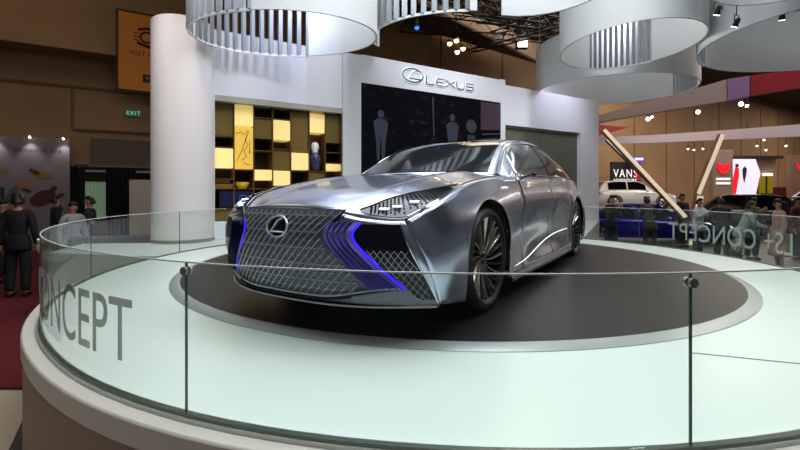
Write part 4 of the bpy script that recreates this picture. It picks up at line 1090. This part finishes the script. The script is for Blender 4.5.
# ------------------------------------------------------------------ background cars
def bgcar(name, label, loc, rz, L, Wd, Hh, paint, kind='suv', glassm=None, group=None):
    t = thing(name, label, 'car', loc, rz, group)
    gl = glassm or M['blackgloss']; hw = Wd / 2
    body = {'suv': [(-.5, .45, .62), (-.48, .62, .66), (-.30, .66, .66), (-.05, .66, .67), (.12, .64, .66), (.22, .60, .64), (.42, .54, .60), (.49, .46, .52), (.5, .36, .45)],
            'sedan': [(-.5, .42, .58), (-.47, .60, .64), (-.30, .62, .64), (-.05, .60, .62), (.12, .57, .60), (.24, .54, .58), (.42, .46, .54), (.49, .38, .46), (.5, .32, .4)]}[kind]
    rows = []
    for k in range(31):
        x = lerp(-.5, .5, k / 30); zt = interp([(b[0], b[1]) for b in body], x) * Hh; zs = interp([(b[0], b[2]) for b in body], x) * Hh * .92
        e = 1 - .16 * abs(2 * x) ** 5; w = hw * e; zb = .16 * Hh
        rows.append([(x * L, y, z) for y, z in [(-w * .92, zb), (-w, zb + .1), (-w * 1.0, (zb + zs) / 2), (-w * .97, zs * .96), (-w * .86, zt * 1.0), (-w * .4, zt * 1.03), (0, zt * 1.035), (w * .4, zt * 1.03), (w * .86, zt), (w * .97, zs * .96), (w, (zb + zs) / 2), (w, zb + .1), (w * .92, zb)]])
    mb = MB().grid(rows, close=True); n = 13; mb.add(rows[0], [tuple(range(n))]); mb.add(rows[-1], [tuple(range(n))[::-1]]); mb.build('body', paint, t, smooth=True)
    gh = {'suv': [(-.49, .64), (-.44, .86), (-.34, .985), (-.1, 1.0), (.04, .97), (.20, .66)], 'sedan': [(-.42, .60), (-.30, .86), (-.18, .98), (-.04, 1.0), (.06, .96), (.24, .58)]}[kind]
    rows = []; gx0, gx1 = gh[0][0], gh[-1][0]
    for k in range(25):
        x = lerp(gx0, gx1, k / 24); zt = interp(gh, x) * Hh; zb = interp([(b[0], b[1]) for b in body], x) * Hh * .97; f = (zt - zb) / (Hh * .4)
        w1 = hw * .88; w2 = lerp(w1, hw * .68, min(1, f)); zt = max(zt, zb + .005)
        rows.append([(x * L, y, z) for y, z in [(-w1, zb), (-lerp(w1, w2, .6), lerp(zb, zt, .6)), (-w2, lerp(zb, zt, .95)), (-w2 * .6, zt), (w2 * .6, zt), (w2, lerp(zb, zt, .95)), (lerp(w1, w2, .6), lerp(zb, zt, .6)), (w1, zb)]])
    cabin = MB().grid(rows).build('cabin', paint, t, smooth=True)
    for sg in (-1, 1):
        for (a, b) in ((.16, .50), (.53, .86)):
            pr = []
            for k in range(9):
                x = lerp(lerp(gx0, gx1, a), lerp(gx0, gx1, b), k / 8); zt = interp(gh, x) * Hh; zb = interp([(q[0], q[1]) for q in body], x) * Hh * .97; f = (zt - zb) / (Hh * .4); w1 = hw * .88; w2 = lerp(w1, hw * .68, min(1, f))
                pr.append([(x * L, sg * (lerp(w1, w2, v) + .012), lerp(zb, zt, v)) for v in (.12, .5, .86)])
            MB().grid(pr).build('side_window', gl, t, smooth=True)
    for (a, b, nm) in ((.80, .985, 'windshield'), (.02, .16, 'rear_window')):
        pr = []
        for k in range(7):
            x = lerp(lerp(gx0, gx1, a), lerp(gx0, gx1, b), k / 6); zt = interp(gh, x) * Hh + .012; pr.append([(x * L, y, zt) for y in (-hw * .58, 0, hw * .58)])
        MB().grid(pr).build(nm, gl, t, smooth=True)
    wr = .36 if kind == 'suv' else .34
    for wx in (-.31, .31):
        for sg in (-1, 1):
            w = MB().lathe([(.20, -.1), (wr - .02, -.11), (wr, -.05), (wr, .05), (wr - .02, .11), (.22, .115), (.2, .09)], 28, 'Y', c=(wx * L, sg * (hw - .1), wr)).build('wheel', M['rubber'], t, smooth=True)
            r_ = MB()
            for k in range(5): a_ = 2 * PI * k / 5; r_.bar((wx * L, sg * (hw), wr), (wx * L + .22 * math.cos(a_), sg * hw, wr + .22 * math.sin(a_)), .05, .03, up=(0, 1, 0))
            r_.tube([(wx * L + .22 * math.cos(q), sg * hw, wr + .22 * math.sin(q)) for q in [2 * PI * k / 20 for k in range(20)]], .018, 5, closed=True)
            r_.build('rim', M['chrome'], w)
            MB().tube([(wx * L + (wr + .05) * math.cos(q), sg * (hw - .01), wr + (wr + .05) * math.sin(q)) for q in [PI * k / 16 for k in range(17)]], .04, 5).build('arch_trim', M['blackmat'] if kind == 'suv' else paint, t)
    for sg in (-1, 1):
        MB().sphere((.475 * L, sg * hw * .70, Hh * .44), (.12, .2, .06), 12, 6).build('headlight', mat('bg_headlight', (220, 230, 240), .1, .3, emit=(220, 230, 255), es=.4), t, smooth=True)
        MB().sphere((-.485 * L, sg * hw * .74, Hh * .55), (.08, .16, .07), 12, 6).build('tail_light', mat('tail_lamp_red', (140, 8, 12), .2), t, smooth=True)
        MB().sphere((.10 * L, sg * (hw * .97 + .08), Hh * .64), (.08, .11, .06), 10, 6).build('mirror', paint, t, smooth=True)
    MB().box((.497 * L, 0, Hh * .34), (.03, hw * 1.1, Hh * .16)).build('grille', M['blackgloss'], t)
    return t
def podium(label, loc, rz, d):
    t = thing('car_podium', label, 'podium', (loc[0], loc[1], FZ), rz)
    MB().box((0, 0, d[2] / 2), d).build('deck', M['white'], t, bevel=.02); MB().box((0, 0, d[2] + .004), (d[0] - .1, d[1] - .1, .006)).build('carpet_top', M['greyfloor'], t)
blue = mat('blue_paint', (18, 22, 170), .22, .45, coat=.7); whitep = mat('white_paint', (224, 226, 228), .25, coat=.6); darkp = mat('dark_car_paint', (34, 32, 32), .22, .3, coat=.6); navyp = mat('navy_paint', (22, 26, 74), .25, .3, coat=.6)
bgcar('sports_saloon', 'bright blue car parked behind the glass rail on the right', (8.75, 15.6, FZ), R(-10), 5.2, 1.9, 1.42, blue, 'sedan')
podium('low white podium under the white off-road car', (12.9, 24.2), R(4), (5.0, 2.4, .85))
bgcar('crossover', 'white off-road car with black wheel arches on a podium behind the blue car', (12.9, 24.2, FZ + .86), R(4), 4.4, 1.85, 1.58, whitep, 'suv')
bgcar('crossover', 'dark brown estate car behind the mirrored letters', (13.3, 17.6, FZ), R(150), 4.5, 1.9, 1.72, darkp, 'suv')
bgcar('hatchback', 'dark navy car partly hidden near the right picture edge', (17.4, 19.6, FZ), R(200), 4.3, 1.8, 1.55, navyp, 'suv')
podium('grey podium under the pale hatchback at the right edge', (21.8, 22.3), R(184), (5.4, 2.6, .55))
bgcar('hatchback', 'pale silver hatchback on a podium at the right picture edge', (21.8, 22.3, FZ + .56), R(184), 4.2, 1.8, 1.5, mat('pale_silver', (190, 200, 206), .25, .4, coat=.6), 'suv')
# ------------------------------------------------------------------ people
def skin_obj(name, verts, edges, radii, m_, parent, root=0, sub=1):
    me = bpy.data.meshes.new(name); me.from_pydata([tuple(v) for v in verts], edges, [])
    o = bpy.data.objects.new(name, me); C.objects.link(o)
    md = o.modifiers.new('k', 'SKIN'); md.use_smooth_shade = True
    for i, r in enumerate(radii):
        sv = me.skin_vertices[0].data[i]; sv.radius = r if isinstance(r, tuple) else (r, r); sv.use_root = (i == root)
    ms = o.modifiers.new('u', 'SUBSURF'); ms.levels = sub; ms.render_levels = sub
    bpy.context.view_layer.update()
    nm = bpy.data.meshes.new_from_object(o.evaluated_get(bpy.context.evaluated_depsgraph_get()))
    nm.materials.clear(); nm.materials.append(m_)
    for p in nm.polygons: p.use_smooth = True
    o2 = bpy.data.objects.new(name, nm); C.objects.link(o2); o2.parent = parent
    bpy.data.objects.remove(o); bpy.data.meshes.remove(me)
    return o2
skinm = mat('skin', (176, 126, 98), .55); skind = mat('skin_dim', (150, 104, 80), .55)
hairm = mat('black_hair', (14, 11, 10), .5)
def person(label, loc, rz, h=1.70, top=(30, 30, 34), legs=(20, 20, 24), pose='stand', dress=False, long_hair=False, group=None, shorts=False):
    t = thing('person', label, 'person', loc, rz, group); k = h / 1.7
    # faces -Y in local space
    sit = pose == 'sit'
    hip = .92 if not sit else .50
    if pose == 'crouch': hip = .55
    lean = {'stand': 0, 'bend': .22, 'photo': .04, 'sit': .05, 'crouch': .18}.get(pose, 0)
    V = []; E = []; Rr = []
    def add(p, r, par=None):
        V.append(Vector(p) * k); Rr.append(r * k if not isinstance(r, tuple) else (r[0] * k, r[1] * k)); i = len(V) - 1
        if par is not None: E.append((par, i))
        return i
    pel = add((0, 0, hip), (.115, .09)); wa = add((0, -lean * .4, hip + .17), (.125, .095), pel); chs = add((0, -lean * .8, hip + .38), (.16, .11), wa); nb = add((0, -lean, hip + .52), (.075, .065), chs)
    nk = add((0, -lean * 1.05, hip + .585), .05, nb); chin = add((0, -lean * 1.05 - .015, hip + .64), (.06, .07), nk); hd = add((0, -lean * 1.05 - .005, hip + .715), (.078, .095), chin); cr = add((0, -lean * 1.05 + .005, hip + .775), (.055, .07), hd)
    hc = V[hd] / k
    shz = hip + .50
    arms = {}
    for sg in (-1, 1):
        s_ = add((sg * .172, -lean * .95, shz), .048, nb)
        if pose == 'photo': el, wr_ = (sg * .25, -lean - .16, shz - .22), (sg * .08, -lean - .34, shz - .02)
        elif sit: el, wr_ = (sg * .23, -.10, shz - .27), (sg * .15, -.32, hip + .08)
        elif pose in ('bend', 'crouch'): el, wr_ = (sg * .24, -lean - .12, shz - .26), (sg * .12, -lean - .36, shz - .34)
        else: el, wr_ = (sg * .235, .02, shz - .29), (sg * .25, -.06, shz - .54)
        e_ = add(el, .042, s_); w_ = add(wr_, .028, e_)
        d = (Vector(wr_) - Vector(el)).normalized(); pm = add(Vector(wr_) + d * .07, (.036, .02), w_); arms[sg] = (s_, e_, w_)
        side = d.cross(Vector((1, 0, 0))).normalized()
        if side.length < .1: side = Vector((0, 1, 0))
        for q, ln in ((-1.5, .060), (-.5, .072), (.5, .070), (1.5, .055)):
            b_ = Vector(wr_) + d * .10 + side * q * .017; i1 = add(b_, .0095, pm); add(b_ + d * ln + Vector((-sg * .018, 0, 0)), .008, i1)
        i1 = add(Vector(wr_) + d * .045 + side * -.045, .011, w_); add(Vector(wr_) + d * .085 + side * -.06, .009, i1)
    lg = {}
    for sg in (-1, 1):
        if sit: kn, an = (sg * .13, -.42, hip), (sg * .13, -.44, .09)
        elif pose == 'crouch': kn, an = (sg * .16, -.36, .52), (sg * .13, -.02, .09)
        else: kn, an = (sg * .105, -.02, hip * .53), (sg * .11, .03, .09)
        h_ = add((sg * .088, 0, hip - .07), .070, pel); k_ = add(kn, .056, h_); a_ = add(an, .038, k_); f_ = add((an[0], an[1] - .15, .035), (.04, .03), a_); lg[sg] = (h_, k_, a_)
    body = skin_obj('body', V, E, Rr, skinm, t)
    # face
    for sg in (-1, 1): MB().sphere(hc * k + Vector((sg * .030, -.083, .005)) * k, .0115 * k, 8, 6).build('eye', mat('eye_dark', (20, 16, 14), .2), body)
    MB().tube([(hc + Vector((0, -.088, .005))) * k, (hc + Vector((0, -.108, -.028))) * k], [.007 * k, .014 * k], 6).build('nose', skinm, body, smooth=True)
    MB().tube([(hc + Vector((-.022, -.086, -.052))) * k, (hc + Vector((0, -.092, -.054))) * k, (hc + Vector((.022, -.086, -.052))) * k], .005 * k, 5).build('mouth', mat('lips', (120, 60, 56), .5), body)
    for sg in (-1, 1): MB().sphere(hc * k + Vector((sg * .080, .0, -.01)) * k, (.012 * k, .02 * k, .03 * k), 8, 6).build('ear', skinm, body, smooth=True)
    # hair cap
    mb = MB(); rows = []
    for i in range(9):
        th = PI * .56 * i / 8; rows.append([((hc.x + .095 * math.sin(th) * math.cos(a)) * k, (hc.y + .012 + .108 * math.sin(th) * math.sin(a) * (1 if math.sin(a) > -.2 else .94)) * k, (hc.z + .012 + .105 * math.cos(th) * (1) - (.045 if math.sin(a) > .0 else -.062) * math.sin(th)) * k) for a in [2 * PI * q / 20 for q in range(20)]])
    mb.grid(rows, close=True); mb.build('hair', hairm, t, smooth=True, solid=.006)
    if long_hair: MB().tube([(hc + Vector((0, .06, .04))) * k, (hc + Vector((0, .085, -.08))) * k, (hc + Vector((0, .08, -.22))) * k, (hc + Vector((0, .07, -.32))) * k], [.07 * k, .085 * k, .075 * k, .03 * k], 12).build('hair_length', hairm, t, smooth=True)
    # clothes over the same skeleton
    def sub_(ids, grow, name, m_, extra=()):
        mp_ = {a: i for i, a in enumerate(ids)}; vs = [V[a] for a in ids]; es = [(mp_[a], mp_[b]) for a, b in E if a in mp_ and b in mp_]
        rr = [(Rr[a][0] + grow, Rr[a][1] + grow) if isinstance(Rr[a], tuple) else (Rr[a] + grow, Rr[a] + grow) for a in ids]
        for par, pos, r in extra: vs.append(Vector(pos) * k); rr.append((r[0] * k, r[1] * k)); es.append((mp_[par], len(vs) - 1))
        return skin_obj(name, vs, es, rr, m_, t)
    tm = mat('cloth_%d_%d_%d' % top, top, .8); lm = mat('cloth_%d_%d_%d' % legs, legs, .8)
    sub_([pel, wa, chs, nb] + [i for sg in (-1, 1) for i in arms[sg]], .022, 'dress' if dress else 'jacket', tm, [(pel, (0, 0, hip - .09), (.18, .135))])
    if dress:
        rows = []
        for i in range(8):
            z = lerp(hip + .12, hip - .5, i / 7); r_ = lerp(.15, .27, i / 7); rows.append([(r_ * math.cos(a) * (1 + .05 * math.sin(6 * a)) * k, (r_ * .75 * math.sin(a)) * k, z * k) for a in [2 * PI * q / 24 for q in range(24)]])
        MB().grid(rows, close=True).build('skirt', tm, t, smooth=True, solid=.006)
    else: sub_([pel] + [i for sg in (-1, 1) for i in (lg[sg][:2] if shorts else lg[sg])], .036, 'shorts' if shorts else 'trousers', lm, [(pel, (0, 0, hip + .10), (.13, .10))])
    if not dress and pose not in ('sit', 'crouch'):
        rows = []
        for i in range(7):
            z = lerp(hip + .15, hip - .13, i / 6); rx, ry = lerp(.15, .185, min(1, i / 3)), lerp(.115, .135, min(1, i / 3)); rows.append([(rx * math.cos(q) * k, (ry * math.sin(q) - lean * .3 * max(0, z - hip) / .15) * k, z * k) for q in [2 * PI * n_ / 20 for n_ in range(20)]])
        MB().grid(rows, close=True).build('jacket_hem', tm, t, smooth=True, solid=.006)
    for sg in (-1, 1):
        a = V[lg[sg][2]]; MB().sphere((a.x, a.y - .07 * k, .045 * k), (.052 * k, .14 * k, .045 * k), 12, 7).build('shoe', mat('shoe_black', (16, 15, 15), .4), t, smooth=True)
    return t
def pp(u, Y): return ((u - 400) / 430 * Y, Y, FZ)
person('person in dark clothes filming, left of the blue car', pp(611, 12.5), R(10), 1.66, (24, 24, 30), (22, 22, 26), 'photo')
person('person in an olive jacket seen from behind before the blue car', pp(650, 12), R(170), 1.62, (50, 58, 48), (40, 40, 44), 'bend')
person('person in a black top standing at the foot of the long slanted beam', pp(682, 14.0), R(10), 1.70, (34, 32, 36), (30, 30, 34))
person('person in a white shirt behind the mirrored letters', pp(698, 12), R(20), 1.58, (206, 210, 214), (60, 60, 66), 'photo')
person('person in a dark jacket with black hair behind the mirrored N', pp(722, 11), R(150), 1.62, (24, 30, 36), (30, 30, 34), 'bend')
person('person in a pale green and white shirt with white shorts', pp(739, 10.5), R(60), 1.52, (170, 188, 176), (226, 228, 226), 'bend', shorts=True)
person('person with short black hair in grey beside the estate car', pp(752, 11.5), R(0), 1.60, (84, 88, 92), (30, 30, 36), 'photo')
person('person in a beige dress with long black hair at the right', pp(779, 9.6), R(250), 1.60, (176, 146, 128), (176, 146, 128), 'stand', dress=True, long_hair=True)
person('person in a dark red top at the right picture edge', pp(797, 11.5), R(20), 1.62, (90, 24, 30), (24, 22, 26))
person('tall dark silhouetted person standing on the red carpet, far left', pp(18, 7.4), R(200), 1.72, (9, 8, 9), (8, 8, 9))
person('person in dark clothes standing before the poster wall', pp(56, 10.5), R(140), 1.66, (18, 16, 18), (16, 16, 18))
person('person in a dark suit in front of the lit doorway curtain', pp(90, 9.6), R(-70), 1.66, (22, 26, 38), (18, 20, 28), 'stand')
person('person in a pale grey shirt at the far left glass rail', pp(73, 8.6), R(60), 1.56, (150, 160, 162), (30, 30, 36), 'stand')
person('person in black partly cut off at the left picture edge', pp(3, 8.6), R(90), 1.6, (14, 12, 14), (12, 12, 14))
pl = thing('grey_sofa', 'low grey sofa beside the pale wall block behind the glass rail', 'sofa', (-5.55, 8.2, FZ), R(20))
MB().box((0, 0, .28), (1.5, .8, .32)).build('seat', mat('sofa_grey', (92, 84, 92), .8), pl, bevel=.05)
MB().box((0, .32, .65), (1.5, .2, .6)).build('backrest', mat('sofa_grey', (92, 84, 92), .8), pl, bevel=.06)
for sx in (-.78, .78): MB().box((sx, 0, .4), (.16, .8, .56)).build('armrest', mat('sofa_grey', (92, 84, 92), .8), pl, bevel=.05)
for sx in (-.6, .6):
    for sy in (-.3, .3): MB().tube([(sx, sy, 0), (sx, sy, .13)], .02, 6).build('leg', M['steel'], pl)

# potted plants behind the mirrored letters (white pot)
pt = thing('potted_plant', 'small green plant in a white pot on the hall floor behind the glass rail', 'potted plant', ((735 - 400) / 430 * 9.0, 9.0, FZ))
MB().lathe([(0, 0), (.13, 0), (.19, .34), (.17, .34), (.15, .3), (0, .3)], 24).build('pot', M['white'], pt, smooth=True)
mb = MB(); r_ = random.Random(5)
for k in range(40):
    a = r_.uniform(0, 2 * PI); l_ = r_.uniform(.2, .42); e = r_.uniform(.3, 1.2); p0 = Vector((0, 0, .3)); p1 = p0 + Vector((math.cos(a) * l_ * .5, math.sin(a) * l_ * .5, l_ * e)); d = Vector((-math.sin(a), math.cos(a), 0)) * .03; pm_ = (p0 + p1) / 2 + Vector((0, 0, .04))
    mb.add([p0, pm_ + d, p1, pm_ - d], [(0, 1, 2, 3)])
mb.build('foliage', mat('plant_green', (46, 84, 50), .6), pt, merge=False)

# ------------------------------------------------------------------ light
def area(name, loc, size, energy, col=(1, 1, 1), rot=(0, 0, 0), sy=None):
    l = bpy.data.lights.new(name, 'AREA'); l.energy = energy; l.color = col; l.size = size
    if sy: l.shape = 'RECTANGLE'; l.size_y = sy
    o = bpy.data.objects.new(name, l); C.objects.link(o); o.location = loc; o.rotation_euler = rot; return o
def sspot(name, loc, tgt, energy, size=50, blend=.6, col=(1, 1, 1), soft=.12):
    l = bpy.data.lights.new(name, 'SPOT'); l.energy = energy; l.color = col; l.spot_size = R(size); l.spot_blend = blend; l.shadow_soft_size = soft
    o = bpy.data.objects.new(name, l); C.objects.link(o); o.location = loc; o.rotation_euler = (Vector(tgt) - Vector(loc)).to_track_quat('-Z', 'Y').to_euler(); return o
cool = (.92, .97, 1.0)
area('stage_fill', (.4, 4.6, 6.4), 5.0, 420, cool)  # added overhead fills without fixtures; this one widened to reflect in the hood
area('stage_fill', (3.4, 3.0, 5.9), 2.0, 120, cool)
area('stage_fill', (-2.0, 2.4, 5.9), 1.6, 70, cool)
for x, y in ((-1.2, 2.0), (1.2, 1.6), (3.0, 2.2), (4.2, 5.0), (-1.5, 5.4), (.6, 7.6)):
    sspot('stage_spot', (x, y, 6.2), (x * .8 + .1, y + .4, 0), 160, 46, .7, cool, .08)
# wash on the backdrop
for s in (-3.2, -.2, 2.6, 5.8):
    p = wall(s, 5.4, 2.6); sspot('wall_wash', p, wall(s, 2.6), 330 if s > 0 else 230, 80, 1, (.86, .88, 1.0), .2)
sspot('wall_wash_violet', wall(-1.6, 4.9, 1.2), wall(-1.6, 3.3), 170, 95, 1, (.55, .6, 1.0), .2)
sspot('wall_wash_violet', wall(6.3, 4.9, 1.4), wall(6.3, 3.3), 110, 95, 1, (.6, .62, 1.0), .2)
sspot('column_wash', (-3.0, 4.6, 5.2), (-3.9, 7.6, 2.2), 260, 50, .8, (1, .93, .9), .2)
# rings lit from inside/below
for x, y in ((-1.9, 6.6), (4.6, 8.2), (7.0, 7.2), (5.5, 10.6)):
    l = bpy.data.lights.new('ring_lamp', 'POINT'); l.energy = 26; l.shadow_soft_size = .25; o = bpy.data.objects.new('ring_lamp', l); C.objects.link(o); o.location = (x, y, 4.3)
# hall lights
warm = (1, .86, .68)
area('hall_light', (-9, 8, 9.3), 5, 120, warm); area('hall_light', (5, 18, 9.3), 6, 500, warm); area('hall_light', (18, 22, 9.3), 9, 1500, (1, .88, .74)); area('hall_light', (14, 13, 9.3), 6, 500, (1, .9, .8))
area('hall_light', (32, 24, 9.3), 10, 1500, (1, .86, .7))
area('hall_light', (42, 34, 9.3), 10, 1500, (1, .88, .74))  # added to brighten the far right wall, no fixture
area('hall_light', (1, -4, 9.2), 6, 220, (1, .93, .86))
sspot('hall_uplight', (14, 17, 1.2), (12.5, 28, 6), 260, 80, 1, warm, .5)
w = bpy.data.worlds.new('world'); bpy.context.scene.world = w; w.use_nodes = True
w.node_tree.nodes['Background'].inputs[0].default_value = (.55, .56, .62, 1); w.node_tree.nodes['Background'].inputs[1].default_value = .10
vs_ = bpy.context.scene.view_settings
vs_.view_transform = 'Standard'; vs_.look = 'None'; vs_.gamma = 1; vs_.use_curve_mapping = False; vs_.exposure = 0
